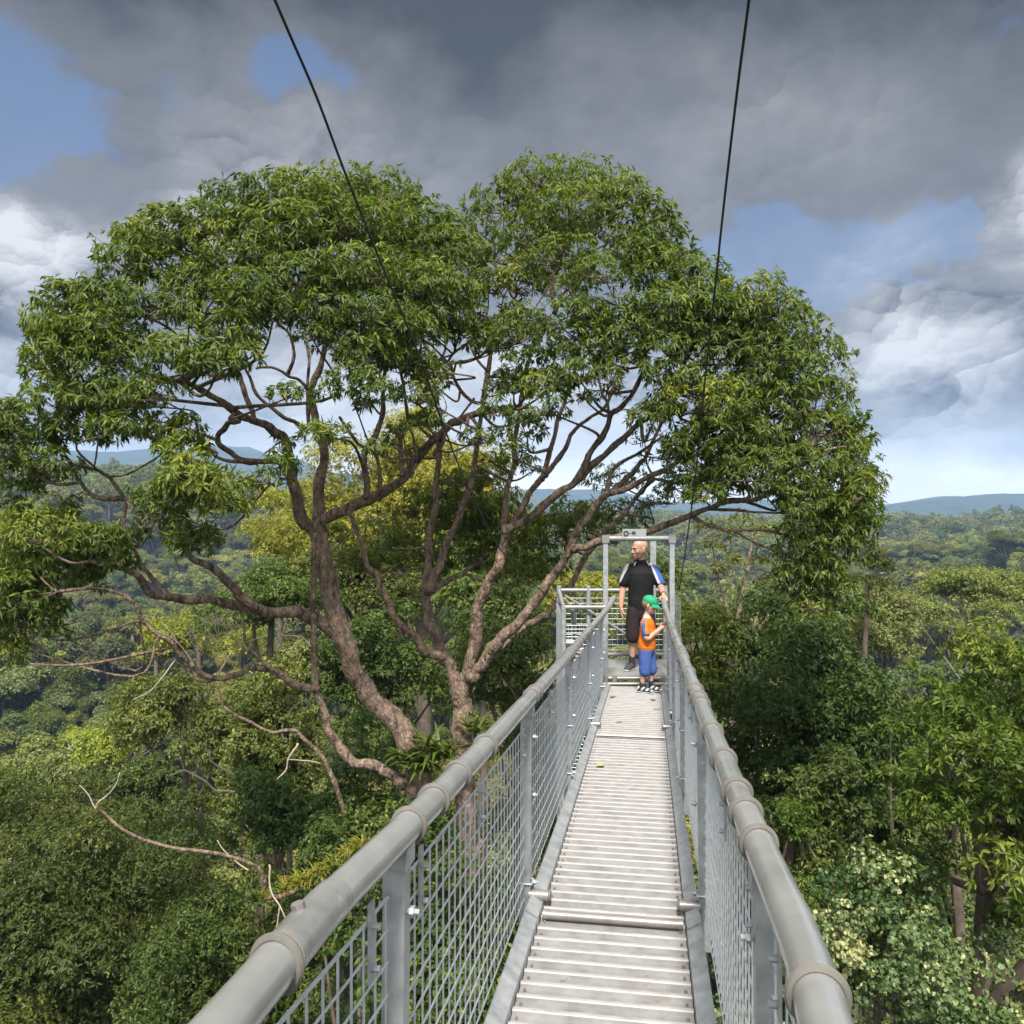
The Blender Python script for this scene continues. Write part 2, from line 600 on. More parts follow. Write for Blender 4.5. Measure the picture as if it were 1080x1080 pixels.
# how bright the cloud is
lum = blobs([
    (0, 34, 90, 8.0, -.14), (-9, 31, 40, 4, -.05), (-3, 26.5, 11, 6, -.06), (2, 29, 14, 5, -.06), (27, 28, 12, 8, -.10), (-30, 30, 14, 5, -.05), (18, 30, 10, 4, -.05),  # dark deck
    (-14, 21.0, 15, 6.5, .12), (-20, 20, 9, 5, .05), (-9, 24, 6, 4, .06), (-6, 20, 10, 5, .03),    # light grey mass
    (-29.5, 13.8, 8.5, 5.0, .64), (-26, 14.6, 6, 3, .22), (-20, 17.0, 5, 2.6, .50), (-31, 7.5, 6, 3.4, .40),
    (14, 22, 12, 8, .06), (24, 23.5, 7, 4, .07), (18, 25.5, 6, 3.5, .03),
    (25.5, 9.2, 8.5, 4.8, .64), (30.8, 15.5, 2.6, 4.4, .42), (14.5, 16, 6, 3, .10), (24, 15, 8, 4, .20), (30, 8.5, 5, 3.4, .10), (27, 5.5, 14, 2.6, .14), (26, 3.0, 14, 2.6, .30), (-31, 4, 10, 3, .25), (-3, 5, 24, 10, .72), (8, 3, 12, 5, .15),
], 0.195)
puff = mth('MULTIPLY', mth('SUBTRACT', tex, 0.5), 1.0)
bil = mth('ADD', mth('ADD', mth('MULTIPLY', h1, 0.50), mth('MULTIPLY', h2, 0.32)), mth('MULTIPLY', h3, 0.20))
puff = mth('ADD', mth('MULTIPLY', puff, mrange(lum, 0.2, 0.5, 0.80, 0.45)), mth('MULTIPLY', bil, mrange(lum, 0.2, 0.5, 0.15, 0.30)))
puff2 = mth('MULTIPLY', mth('SUBTRACT', n_l, 0.5), 0.22)
litf = mrange(lum, 0.18, 0.50, 0.28, 2.2)
lum = mth('ADD', lum, mth('MULTIPLY', puff, litf))
lum = mth('ADD', lum, mth('MULTIPLY', puff2, 0.6))
# flat grey bases under the white heaps
lum = mth('ADD', lum, mth('MULTIPLY', blobs([(25.5, 6.8, 7, 1.9, -.27), (30, 11.0, 4, 1.8, -.16), (27, 3.8, 9, 0.9, -.16), (-30, 10.3, 8, 2.3, -.20), (-31, 5.2, 5, 1.3, -.14)], 0.0), mrange(tex, 0.35, 0.65, 1.2, 0.6)))
lum = mth('ADD', lum, mth('MULTIPLY', lowmask, 0.40))
lum = mth('MAXIMUM', lum, 0.055)
lum = mth('MINIMUM', lum, 0.88)
# bright cloud added overhead and behind the camera, unseen, to lift the ambient light
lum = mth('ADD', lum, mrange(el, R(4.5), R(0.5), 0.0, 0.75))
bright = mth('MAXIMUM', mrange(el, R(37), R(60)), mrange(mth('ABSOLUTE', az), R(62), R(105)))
lum = mth('ADD', lum, mth('MULTIPLY', bright, mth('MULTIPLY_ADD', n_l, 1.2, UNSEEN_FILL)))
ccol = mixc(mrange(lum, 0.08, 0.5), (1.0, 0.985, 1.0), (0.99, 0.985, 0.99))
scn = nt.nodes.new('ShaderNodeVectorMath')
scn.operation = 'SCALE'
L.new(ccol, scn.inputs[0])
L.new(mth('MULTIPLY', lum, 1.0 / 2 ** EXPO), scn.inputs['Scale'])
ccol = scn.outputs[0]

sky = nt.nodes.new('ShaderNodeTexSky')
sky.sky_type = 'NISHITA'
sky.sun_disc = False
sky.sun_elevation = R(SUN_EL)
sky.sun_rotation = R(SUN_AZ)
sky.altitude = 100
sky.air_density = 0.62
sky.dust_density = 1.0
sky.ozone_density = 2.2
bg1 = nt.nodes.new('ShaderNodeBackground')
L.new(sky.outputs[0], bg1.inputs[0])
bg1.inputs[1].default_value = SKY_S
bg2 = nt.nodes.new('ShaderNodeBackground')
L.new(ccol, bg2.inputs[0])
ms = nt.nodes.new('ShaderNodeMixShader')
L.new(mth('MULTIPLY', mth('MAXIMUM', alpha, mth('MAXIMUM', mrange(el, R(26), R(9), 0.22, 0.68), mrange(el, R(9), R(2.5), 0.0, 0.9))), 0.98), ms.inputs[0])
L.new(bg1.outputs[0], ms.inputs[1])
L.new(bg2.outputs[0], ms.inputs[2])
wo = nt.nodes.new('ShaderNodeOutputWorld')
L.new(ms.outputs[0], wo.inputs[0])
w.cycles.sampling_method = 'NONE'
w.cycles.sample_map_resolution = 512

sc.view_settings.view_transform = 'Standard'
sc.view_settings.look = 'None'
sc.view_settings.exposure = EXPO
sc.view_settings.gamma = 1
sc.cycles.use_denoising = True
try:
    sc.cycles.denoiser = 'OPENIMAGEDENOISE'
    sc.cycles.denoising_input_passes = 'RGB_ALBEDO_NORMAL'
    sc.cycles.denoising_prefilter = 'ACCURATE'
except Exception:
    pass
sc.cycles.max_bounces = 6
sc.cycles.diffuse_bounces = 2
sc.cycles.glossy_bounces = 2
sc.cycles.transmission_bounces = 4
sc.cycles.volume_bounces = 0
sc.cycles.use_adaptive_sampling = False
sc.cycles.sample_clamp_indirect = 4
sc.cycles.caustics_reflective = False
sc.cycles.caustics_refractive = False
sc.render.film_transparent = False

# ------------------------------------------------------------------ terrain
_tr = np.random.default_rng(5)
_wav = [(_tr.uniform(0, 6.28), _tr.uniform(0, 6.28), l) for l in (420, 300, 210, 150, 110, 75)]


def wob(x, y, sc_=1.0):
    h = 0
    for a, ph, l in _wav:
        l2 = l * sc_
        h = h + np.sin((x * math.cos(a) + y * math.sin(a)) * 6.28 / l2 + ph) * l2 * 0.018
    return h


def ground_z(x, y):
    x = np.asarray(x, float); y = np.asarray(y, float)
    r = np.hypot(x, y)
    azm = np.arctan2(x, np.maximum(y, 1e-3) + (y < 0) * 0)
    wl = sstep(-0.02, -0.38, azm)
    wr = 1 - wl
    h = -66 + 31 * np.exp(-(r / 48.0) ** 2) + wob(x, y) * sstep(60, 200, r) * (1 - .55 * sstep(350, 700, r) * (1 - wl))
    h = h + wl * 58 * sstep(300, 800, r) + wr * 14 * sstep(160, 900, r)
    h = h - (wl * 80 + wr * 45) * sstep(1100, 2100, r)
    far = sstep(2300, 3900, r)
    ridge = wl * 285 + wr * 118
    h = h + far * (ridge + wob(x + 900, y - 400, 5.0) * .75)
    mid = np.exp(-((r - 2500) / 300.0) ** 2)
    h = h + mid * (14 + wob(x - 300, y + 200, 3.0) * 1.1)
    h = h - sstep(4000, 4700, r) * (ridge + 60) * 0.9
    return h


def build_terrain():
    rr = np.concatenate([np.linspace(0.0, 60, 14), np.geomspace(70, 4700, 150)])
    na = 420
    aa = np.linspace(-math.pi, math.pi, na, endpoint=False)
    X = rr[:, None] * np.sin(aa)[None]; Y = rr[:, None] * np.cos(aa)[None]
    Z = ground_z(X, Y)
    v = np.stack([X, Y, Z], -1).reshape(-1, 3)
    i = np.arange(len(rr) - 1)[:, None] * na
    j = np.arange(na)[None]
    j2 = (j + 1) % na
    f = np.stack([i + j, i + j2, i + na + j2, i + na + j], -1).reshape(-1, 4)
    m, nt2, out = new_mat('forest_ground')
    L2 = nt2.links
    tc2 = nd(nt2, 'ShaderNodeTexCoord')
    n1 = nd(nt2, 'ShaderNodeTexNoise'); n1.inputs['Scale'].default_value = 0.02; n1.inputs['Detail'].default_value = 8; n1.inputs['Roughness'].default_value = 0.7
    vo = nd(nt2, 'ShaderNodeTexVoronoi'); vo.inputs['Scale'].default_value = 0.055
    L2.new(tc2.outputs['Object'], n1.inputs[0]); L2.new(tc2.outputs['Object'], vo.inputs[0])
    rp = ramp(nt2, [(0.3, (0.014, 0.022, 0.012)), (0.55, (0.028, 0.042, 0.018)), (0.75, (0.050, 0.062, 0.026))])
    L2.new(n1.outputs[0], rp.inputs[0])
    b = nd(nt2, 'ShaderNodeBsdfPrincipled')
    b.inputs['Roughness'].default_value = 0.95
    b.inputs['Specular IOR Level'].default_value = 0.1
    L2.new(rp.outputs[0], b.inputs['Base Color'])
    bp = nd(nt2, 'ShaderNodeBump'); bp.inputs['Strength'].default_value = 1.0; bp.inputs['Distance'].default_value = 9.0
    inv = nd(nt2, 'ShaderNodeMath', operation='SUBTRACT'); inv.inputs[0].default_value = 1.0
    L2.new(vo.outputs['Distance'], inv.inputs[1])
    L2.new(inv.outputs[0], bp.inputs['Height'])
    L2.new(bp.outputs[0], b.inputs['Normal'])
    L2.new(b.outputs[0], out.inputs[0])
    o = mesh_np('ground', v, f, m, smooth=True)
    o['kind'] = 'structure'
    return o


build_terrain()

# the humid air that turns the far ridges blue
hz = MB()
hz.box((0, 0, 40), (4800, 0, 0), (0, 4800, 0), (0, 0, 290))
m, nt3, out3 = new_mat('haze_air')
pv = nd(nt3, 'ShaderNodeVolumePrincipled')
pv.inputs['Color'].default_value = HAZE_C
pv.inputs['Density'].default_value = HAZE_D
pv.inputs['Anisotropy'].default_value = 0.0
pv.inputs['Density Attribute'].default_value = ''
pv.inputs['Blackbody Intensity'].default_value = 0.0
try:
    m.cycles.homogeneous_volume = True
except Exception:
    pass
nt3.links.new(pv.outputs[0], out3.inputs['Volume'])
ho = hz.build('haze', m)
ho['kind'] = 'stuff'
ho['label'] = 'pale blue humid haze over the distant rainforest valley'
# ------------------------------------------------------------------ suspended walkway
_zr = spline([(-2.2, -.30), (-0.2, -.535), (1.95, -.782), (4.06, -.961), (6.25, -1.125), (8.43, -1.274), (10.6, -1.425), (11.5, -1.49)], 8)
SV = norm([0.9876, -0.157, 0])           # across the walkway, to the right


def rail_z(D):
    return float(np.interp(D, _zr[:, 0], _zr[:, 1]))


def B(D, off, h):
    """point of the walkway: D along, off to the right of its middle, h above the deck"""
    c = np.array([-.163 + .159 * D, D, rail_z(D) - 0.97])
    return c + SV * off + np.array([0, 0, h])


def Bdir(D):
    return norm(B(D + .05, 0, 0) - B(D - .05, 0, 0))


walk = empty('suspended_walkway', B(4, 0, 0), 'narrow galvanised suspended walkway with ribbed deck and mesh sides high above the forest', 'footbridge')
bpy.context.view_layer.update()
WORLD[walk.name] = B(4, 0, 0)

POSTS = [-0.35, 1.92, 4.06, 6.25, 8.43, 10.6]
D_END = 11.36
HALF = 0.328                              # half width of the ribbed deck
# deck panels
rngb = np.random.default_rng(3)
edges = [-1.6, 3.83, 8.0, D_END]
for a, b in zip(edges[:-1], edges[1:]):
    mb = MB()
    a2, b2 = a + 0.012, b - 0.012
    n = int((b2 - a2) / 0.102)
    Ds = np.linspace(a2, b2, n * 6 + 1)
    prof = []
    # one lipped plank per pitch: low tread, raised rib
    for D in Ds:
        prof.append((D, 0.0))
    top = []
    pitch = (b2 - a2) / n
    for k in range(n):
        s0 = a2 + k * pitch
        for q, h in ((0.0, -0.016), (0.060, -0.016), (0.0635, -0.004), (0.069, 0.0), (0.085, 0.0), (0.0905, -0.004), (0.094, -0.016)):
            top.append((s0 + q * pitch / 0.102, h))
    top.append((b2, -0.016))
    v = []
    for D, h in top:
        v.append(B(D, -HALF, h)); v.append(B(D, HALF, h))
    nb = len(top)
    for D in (a2, b2):
        v.append(B(D, -HALF, -0.06)); v.append(B(D, HALF, -0.06))
    f = [(2 * i, 2 * i + 1, 2 * i + 3, 2 * i + 2) for i in range(nb - 1)]
    o0 = 2 * nb
    f += [(o0, o0 + 2, o0 + 3, o0 + 1), (0, o0, o0 + 1, 1), (2 * nb - 2, 2 * nb - 1, o0 + 3, o0 + 2)]
    mi = []
    for i in range(nb - 1):
        mi.append(1 if (i % 7) in (2, 3, 4) else 0)
    mi += [0, 0, 0]
    v = list(v)
    for k in range(n):                    # screw heads along both ends of the ribs
        D = a2 + (k + .28) * pitch
        if D < 1.5: continue
        for s_ in (-1, 1):
            c = B(D, s_ * (HALF - .022), -.017)
            tv, tf = tube_np([c, c + np.array([0, 0, .012])], .0065, 6)
            f += [tuple(i + len(v) for i in q) for q in tf]
            mi += [2] * len(tf)
            v += list(tv)
    mesh_np('deck_panel', np.array(v), f, [M['deck'], M['rib'], M['steel_warm']], walk, mat_idx=mi)
# round bars that close the joints
for D in (3.90, 8.04):
    mb = MB()
    r = 0.020 if D < 5 else 0.012
    mb.tube([B(D, -HALF + .01, .012), B(D, HALF - .01, .012)], r, 14)
    if D < 5:
        for s in (-1, 1):
            mb.tube([B(D, s * (HALF - .03), .012), B(D, s * (HALF - .012), .012)], r + .003, 14)
    mb.build('joint_bar', M['steel_warm'], walk, smooth=True)
# edge channels
for s in (-1, 1):
    for a, b in zip(edges[:-1], edges[1:]):
        mb = MB()
        Ds = np.linspace(a + .015, b - .01, 16)
        prof = [(HALF + .003, -.03), (HALF + .006, .020), (HALF + .062, .052), (HALF + .068, .046), (HALF + .068, -.085), (HALF + .003, -.085)]
        v = [B(D, s * q, h) for D in Ds for q, h in prof]
        k = len(prof)
        f = [(i * k + j, i * k + (j + 1) % k, (i + 1) * k + (j + 1) % k, (i + 1) * k + j) for i in range(len(Ds) - 1) for j in range(k)]
        f += [tuple(range(k)), tuple((len(Ds) - 1) * k + j for j in range(k))]
        mesh_np('edge_channel', np.array(v), f, M['galv'], walk)
    # stub ends of the cross tubes
    for D in (4.03 + .02, 8.43, 1.9):
        mb = MB()
        mb.tube([B(D, s * (HALF - .018), .040), B(D, s * (HALF + .075), .040)], .027, 18)
        mb.tube([B(D, s * (HALF + .028), .040), B(D, s * (HALF + .040), .040)], .031, 18)
        st = mb.build('cross_tube', M['steel_warm'], walk, smooth=True)
        mb = MB()
        mb.tube([B(D, s * (HALF - .030), .040), B(D, s * (HALF - .0175), .040)], .0285, 18)
        mb.build('end_cap', M['rubber'], st, smooth=True)
# posts
for s in (-1, 1):
    for D in POSTS:
        mb = MB()
        top = B(D, s * .415, .965)
        bot = B(D, s * .425, -.16)
        dr = Bdir(D)
        ax = norm(dr * [1, 1, 0])
        mb.bar(bot, top - [0, 0, .02], .052, .052, up=ax)
        # saddle under the pipe, two bolts and a clamp
        mb.box(top - [0, 0, .035], SV * .034, ax * .034, np.array([0, 0, .022]))
        for hz_ in (.10, .52, .80):
            c = B(D, s * (.415 - .026), hz_)
            mb.tube([c, c - SV * s * .028], .007, 8)
            mb.tube([c - SV * s * .006, c - SV * s * .016], .013, 6)
        po = mb.build('post', M['galv'], walk)
        if D > 1.5:
            for hz_ in ((.10,) if D < 5 else (.10, .45)):
                ring = MB()
                c = B(D, s * .42, hz_)
                for q in range(4):
                    a1 = c + SV * .031 * (1, 1, -1, -1)[q] + ax * .031 * (1, -1, -1, 1)[q]
                    a2 = c + SV * .031 * (1, -1, -1, 1)[q] + ax * .031 * (-1, -1, 1, 1)[q]
                    ring.tube([a1, a2], .005, 6)
                ring.build('strap', M['wire'], po)
def roff(D):
    return .415 - max(0.0, 1.45 - D) * .075


# handrails: a jointed pipe with a bolted sleeve and rubber rings
for s in (-1, 1):
    mb = MB()
    pts = [B(D, s * roff(D), .97) for D in np.linspace(-1.0, 10.75, 70)]
    if s < 0:
        pts += [P(642, 639.5, 11.05), P(647.5, 630.5, 11.36)]
    else:
        pts += [P(701.2, 641.0, 11.02), P(699.6, 632.5, 11.34)]
    mb.tube(pts, .0365, 24)
    rail = mb.build('handrail', M['rail'], walk, smooth=True)
    for D in ((1.24, 2.02, 2.26, 2.56, 3.0, 4.2, 4.34, 6.2, 6.36, 8.5, 8.65) if s < 0 else (1.29, 2.04, 2.30, 2.52, 2.95, 3.45, 4.15, 4.35, 4.62, 5.4, 6.2, 6.42, 6.7, 7.6, 8.5, 8.7, 9.2)):
        rg = MB()
        th = .0072 if D > 3 else .0088
        rg.torus(B(D, s * roff(D), .97), Bdir(D) + rngb.normal(0, .04, 3), .0385, th, 30, 8)
        rg.build('rubber_ring', M['rubber'], rail, smooth=True)
    sl = MB()
    a, b = (1.26, 1.52) if s < 0 else (6.44, 6.68)
    sl.tube([B(D, s * roff(D), .97) for D in np.linspace(a, b, 6)], .0384, 24)
    slo = sl.build('joint_sleeve', M['sleeve'], rail, smooth=True)
    c = B(a + .11, s * roff(a + .11), .97) + norm([-.25, 0, 1]) * .0375
    bt = MB()
    bt.tube([c, c + norm([-.25, 0, 1]) * .011], .012, 6)
    bt.build('bolt_head', M['steel_warm'], rail)
# welded mesh panels hung on flat bars
ends = POSTS + [11.38]
for s in (-1, 1):
    for a, b in zip(ends[:-1], ends[1:]):
        mb = MB()
        a2, b2 = a + .045, b - .045
        off = s * .428
        hb, ht = .035, .845
        nv = int(round((b2 - a2) / .0755))
        nh = 11
        for D in np.linspace(a2, b2, nv + 1):
            mb.tube([B(D, off, hb), B(D, off, ht)], .0031, 5)
        for h in np.linspace(hb, ht, nh + 1):
            mb.tube([B(D, off - s * .005, h) for D in np.linspace(a2, b2, 9)], .0031 if h < ht - .01 else .0042, 5)
        pan = mb.build('mesh_panel', M['wire'], walk)
        for t in (.10, .46, .92) if b - a > 1.5 else (.5,):
            hg = MB()
            D = a + (b - a) * t
            dr = Bdir(D)
            c = B(D, off - s * .012, .80)
            hg.box(c, SV * .003, dr * .016, np.array([0, 0, .085]))
            for dz in (-.055, .035):
                q = c + np.array([0, 0, dz])
                hg.tube([q, q - SV * s * .02], .008, 8)
            hg.build('hanger_bar', M['galv'], walk)

# ------------------------------------------------------------------ lookout tower at the far end
FZ = -2.335
def T(x, y, z): return np.array([x, y, z])
tower = empty('lookout_tower', T(1.75, 12.0, FZ), 'galvanised steel lookout tower platform with gate frame and mesh railings at the walkway end', 'tower')
WORLD[tower.name] = T(1.75, 12.0, FZ)
YF, YB = 11.52, 12.72
XL, XR = 1.16, 2.26           # the landing in line with the walkway
XO = .70                      # outer corner of the stair bay on the tree side
mb = MB()
mb.box(T((XL + XR) / 2, (YF + YB) / 2, FZ - .012), [(XR - XL) / 2, 0, 0], [0, (YB - YF) / 2, 0], [0, 0, .012])
mb.build('floor_plate', M['deck'], tower)
mb = MB()
mb.box(T((XO + XL) / 2 - .004, (YF + YB) / 2, FZ - .03), [(XL - XO) / 2 - .01, 0, 0], [0, (YB - YF) / 2, 0], [0, 0, .012])
mb.build('stair_landing', M['deck'], tower)
for z, y in ((FZ - .03, YF - .035), (FZ - .10, YF - .075)):
    mb = MB()
    mb.tube([T(XL + .03, y, z), T(XR - .12, y, z)], .026, 14)
    mb.build('threshold_bar', M['steel_warm'], tower, smooth=True)
for x in (XL + .10, XR - .22, XL + .22):
    mb = MB()
    mb.tube([T(x, YF - .055, FZ - .13), T(x, YF - .055, FZ + .0)], .036, 12)
    mb.build('hinge_block', M['steel_warm'], tower, smooth=True)
# gate frame
gl, gr = P(638.5, 567, 11.62)[0], P(708.5, 567, 11.62)[0]
gz = P(0, 568, 11.62)[2]
for x in (gl, gr):
    mb = MB()
    mb.bar(T(x, 11.62, FZ - .3), T(x, 11.62, gz - .030), .066, .066, up=(0, 1, 0))
    mb.build('gate_post', M['galv'], tower)
mb = MB()
mb.tube([T(gl - .005, 11.62, gz), T(gr + .005, 11.62, gz)], .036, 16)
for x in (gl, gr):
    mb.box(T(x, 11.62, gz - .005), [.048, 0, 0], [0, .048, 0], [0, 0, .052])
mb.build('gate_beam', M['rail'], tower, smooth=True)
mb = MB()
mb.bar(T(gr - .11, 12.55, FZ), T(gr - .10, 12.55, gz - .02), .085, .04, up=(0, 1, 0))
mb.build('rear_post', M['galv'], tower)
# corner legs run down into the forest with rungs and braces
legz = -36.0
for (x, y, zt) in ((XO, YF + .06, -1.40), (XO, YB - .03, -1.235), (XR + .02, YF + .2, -2.38), (XR + .02, YB - .03, -1.24), (XL - .02, YB, -1.24), (XL + .02, YF + .12, -2.38)):
    mb = MB()
    mb.tube([T(x, y, legz), T(x, y, zt)], .036, 12)
    mb.build('leg', M['galv'], tower, smooth=True)
for i in range(4):
    z = FZ - .55 - i * 2.1
    pts = [T(XO, YF + .06, z), T(XR + .02, YF + .2, z), T(XR + .02, YB - .03, z), T(XO, YB - .03, z)]
    dn = np.array([0, 0, -2.1])
    for p0, p1, r in [(pts[q], pts[(q + 1) % 4], .024) for q in range(4)] + [(pts[0], pts[1] + dn, .02), (pts[3], pts[0] + dn, .02), (pts[1], pts[2] + dn, .02)]:
        mb = MB()
        mb.tube([p0, p1], r, 8)
        mb.build('brace', M['galv'], tower, smooth=True)
# railings
zf, zb = P(0, 640.5, YF + .06)[2], P(0, 622.5, YB)[2]
mb = MB()
mb.tube([T(XO, YF + .06, zf), T(gl, YF + .06, zf)], .030, 14)
mb.build('front_rail', M['rail'], tower, smooth=True)
mb = MB()
mb.tube([T(XO, YF + .06, zf), T(XO, YB - .03, zb)], .026, 12)
mb.build('side_rail', M['galv'], tower, smooth=True)
mb = MB()
mb.tube([T(XO - .02, YB, zb), T(XR + .05, YB, zb)], .030, 14)
mb.build('back_rail', M['rail'], tower, smooth=True)
mb = MB()
zlow = P(0, 690, YB)[2]
mb.tube([T(XO, YB, zlow), T(XR + .05, YB, zlow)], .028, 14)
mb.build('lower_rail', M['rail'], tower, smooth=True)
mb = MB()
mb.tube([T(XO + .08, YB - .06, zb - .07), T(XR - .12, YB - .06, zlow + .03)], .020, 10)
mb.build('diagonal_brace', M['rail'], tower, smooth=True)
mb = MB()
mb.tube([T(XO + .14, YF + .3, zf - .05), T(XO + .32, YB - .1, FZ - .55)], .034, 12)
mb.build('stair_stringer', M['rail'], tower, smooth=True)
mb = MB()
mb.tube([T(XO + .02, YF + .10, FZ + .42), T(XO + .15, YF + .10, FZ + .42)], .030, 12)
mb.build('stub_tube', M['rail'], tower, smooth=True)


def grid_panel(p0, ux, uz, w_, h_, sp, r, name='mesh_panel'):
    mb = MB()
    ux, uz = norm(ux), norm(uz)
    for t in np.linspace(0, w_, max(2, int(round(w_ / sp)) + 1)):
        mb.tube([p0 + ux * t, p0 + ux * t + uz * h_], r, 5)
    nrm_ = np.cross(ux, uz) * r * 2
    for t in np.linspace(0, h_, max(2, int(round(h_ / sp)) + 1)):
        mb.tube([p0 + uz * t + nrm_, p0 + uz * t + ux * w_ + nrm_], r, 5)
    return mb.build(name, M['wire'], tower)


grid_panel(T(XO + .03, YB + .035, zlow - .02), (1, 0, 0), (0, 0, 1), XR - XO - .02, zb - zlow - .10, .078, .0030)
grid_panel(T(XO - .04, YF + .10, FZ - 1.9), (0, 1, 0), (0, 0, 1), YB - YF - .16, 1.9 + (zf - FZ) - .06, .052, .0035)
grid_panel(T(XO + .02, YF + .10, FZ - 1.9), (1, 0, 0), (0, 0, 1), gl - XO - .12, 1.9 + (zf - FZ) - .25, .052, .0035)
grid_panel(T(XR + .055, YF + .22, FZ + .05), (0, 1, 0), (0, 0, 1), YB - YF - .28, .95, .078, .0028)

# small sign on the beam: a ring, a dash and two blocks on a pale plate
s0, s1 = P(656.5, 567, 11.60), P(681.5, 557.5, 11.60)
sgn = empty('gate_sign', (s0 + s1) / 2, 'small pale grey sign plate on the beam above the bald man', 'sign')
WORLD[sgn.name] = (s0 + s1) / 2
cx, cz = (s0[0] + s1[0]) / 2, (s0[2] + s1[2]) / 2 - .004
hw, hh = (s1[0] - s0[0]) / 2, (s1[2] - s0[2]) / 2
mb = MB(); mb.box(T(cx, 11.60, cz), [hw, 0, 0], [0, .004, 0], [0, 0, hh])
mb.build('plate', M['sign_face'], sgn)
mb = MB()
mb.torus(T(cx - hw * .70, 11.594, cz), (0, 1, 0), hh * .46, hh * .15, 18, 6)
mb.box(T(cx - hw * .38, 11.594, cz), [hw * .06, 0, 0], [0, .003, 0], [0, 0, hh * .09])
for dx in (-.17, .0):
    mb.box(T(cx + hw * (.03 + dx), 11.594, cz + hh * .14), [hw * .075, 0, 0], [0, .003, 0], [0, 0, hh * .30])
    mb.box(T(cx + hw * (.07 + dx), 11.594, cz - hh * .30), [hw * .025, 0, 0], [0, .003, 0], [0, 0, hh * .16])
mb.box(T(cx - hw * .055, 11.594, cz + hh * .20), [hw * .02, 0, 0], [0, .003, 0], [0, 0, hh * .2])
mb.build('sign_marking', M['dark'], sgn)

# ------------------------------------------------------------------ suspension cables
def cable(pts, label):
    p = spline(np.array([P(*q) for q in pts]), 8)
    mb = MB()
    mb.tube(p, .0078, 10)
    o = mb.build('suspension_cable', M['cable'], None, smooth=True, origin=p[len(p) // 2])
    return tag(o, label, 'cable')


cable([(905, -900, 2.2), (830, -300, 3.1), (790, 0, 4.18), (777, 100, 4.72), (763, 220, 5.5), (752, 325, 6.45), (742, 415, 7.6), (732, 515, 9.2), (719, 606, 11.5), (716, 622, 11.95)],
      'dark steel cable sloping down to the right of the bald man')
cable([(-120, -900, 2.3), (165, -300, 3.1), (290, 0, 4.14), (333, 100, 4.72), (365, 185, 5.25), (405, 285, 5.9), (440, 370, 6.7), (463, 435, 7.6), (492, 510, 9.1), (532, 585, 10.7), (575, 626, 11.5), (597, 641, 11.62)],
      'dark steel cable crossing in front of the big tree crown')

# ------------------------------------------------------------------ litter on the deck
def fallen_leaf(px, py, ln, wd, ang, col, label, group=None):
    D = 1.0
    for _ in range(40):
        z = rail_z(D) - .97
        D = D + ((530 - py) / F * D - z) * -1.2 * 0.5 if False else D
        break
    lo, hi = 1.0, 11.3
    for _ in range(40):
        mid_ = (lo + hi) / 2
        c = B(mid_, 0, .004)
        if 530 - c[2] / mid_ * F > py: lo = mid_
        else: hi = mid_
    D = (lo + hi) / 2
    x = (px - 540) / F * D
    off = (x - (-.163 + .159 * D)) / SV[0]
    c = B(D, off, .006)
    d = np.array([math.cos(ang), math.sin(ang), 0]); s = np.array([-d[1], d[0], 0])
    up = np.array([0, 0, 1.0])
    v, f = [], []
    prof = [(-.5, 0), (-.25, .42), (.1, .5), (.35, .25), (.5, 0)]
    for t, wv_ in prof:
        for q in (-1, 0, 1):
            v.append(c + d * ln * t + s * wd * wv_ * q + up * (abs(q) * .004 + .006 * abs(t) + Bdir(D)[2] * d[1] * ln * t))
    f = [(i * 3 + j, i * 3 + j + 1, i * 3 + j + 4, i * 3 + j + 3) for i in range(4) for j in range(2)]
    v2 = [q - up * .0015 for q in v]
    nV = len(v)
    f2 = [tuple(i + nV for i in reversed(q)) for q in f]
    o = mesh_np('fallen_leaf', np.array(v + v2), f + f2, col, origin=c)
    return tag(o, label, 'leaf', group)


my = noisy_mat('yellow_leaf', [(0.42, 0.30, 0.03), (0.55, 0.42, 0.06)], 20, 0.6)
mk = noisy_mat('dead_leaf', [(0.06, 0.045, 0.03), (0.14, 0.10, 0.06)], 20, 0.7)
fallen_leaf(633, 809, .085, .038, .25, my, 'yellow fallen leaf on the ribbed deck')
fallen_leaf(647, 736, .09, .04, .3, mk, 'dead brown leaf lying at the left edge of the far deck panel', 'dead leaves on the deck')
fallen_leaf(688, 737.5, .08, .035, -.4, mk, "dead brown leaf on the deck below the boy's shoes", 'dead leaves on the deck')
fallen_leaf(653, 763, .07, .03, .1, mk, 'dark dead leaf in the middle of the far deck panel', 'dead leaves on the deck')
fallen_leaf(693, 747.5, .10, .02, .05, mk, 'thin dead brown leaf at the right edge of the far deck panel', 'dead leaves on the deck')
# ------------------------------------------------------------------ people
def flat_mat(name, c, rough=.7, var=.12, spec=.3, scale=40, bump=.0):
    lo_ = tuple(q * (1 - var) for q in c); hi_ = tuple(min(1, q * (1 + var)) for q in c)
    return noisy_mat(name, [lo_, c, hi_], scale, rough, spec=spec, bump=bump, bscale=scale, bdist=.02)


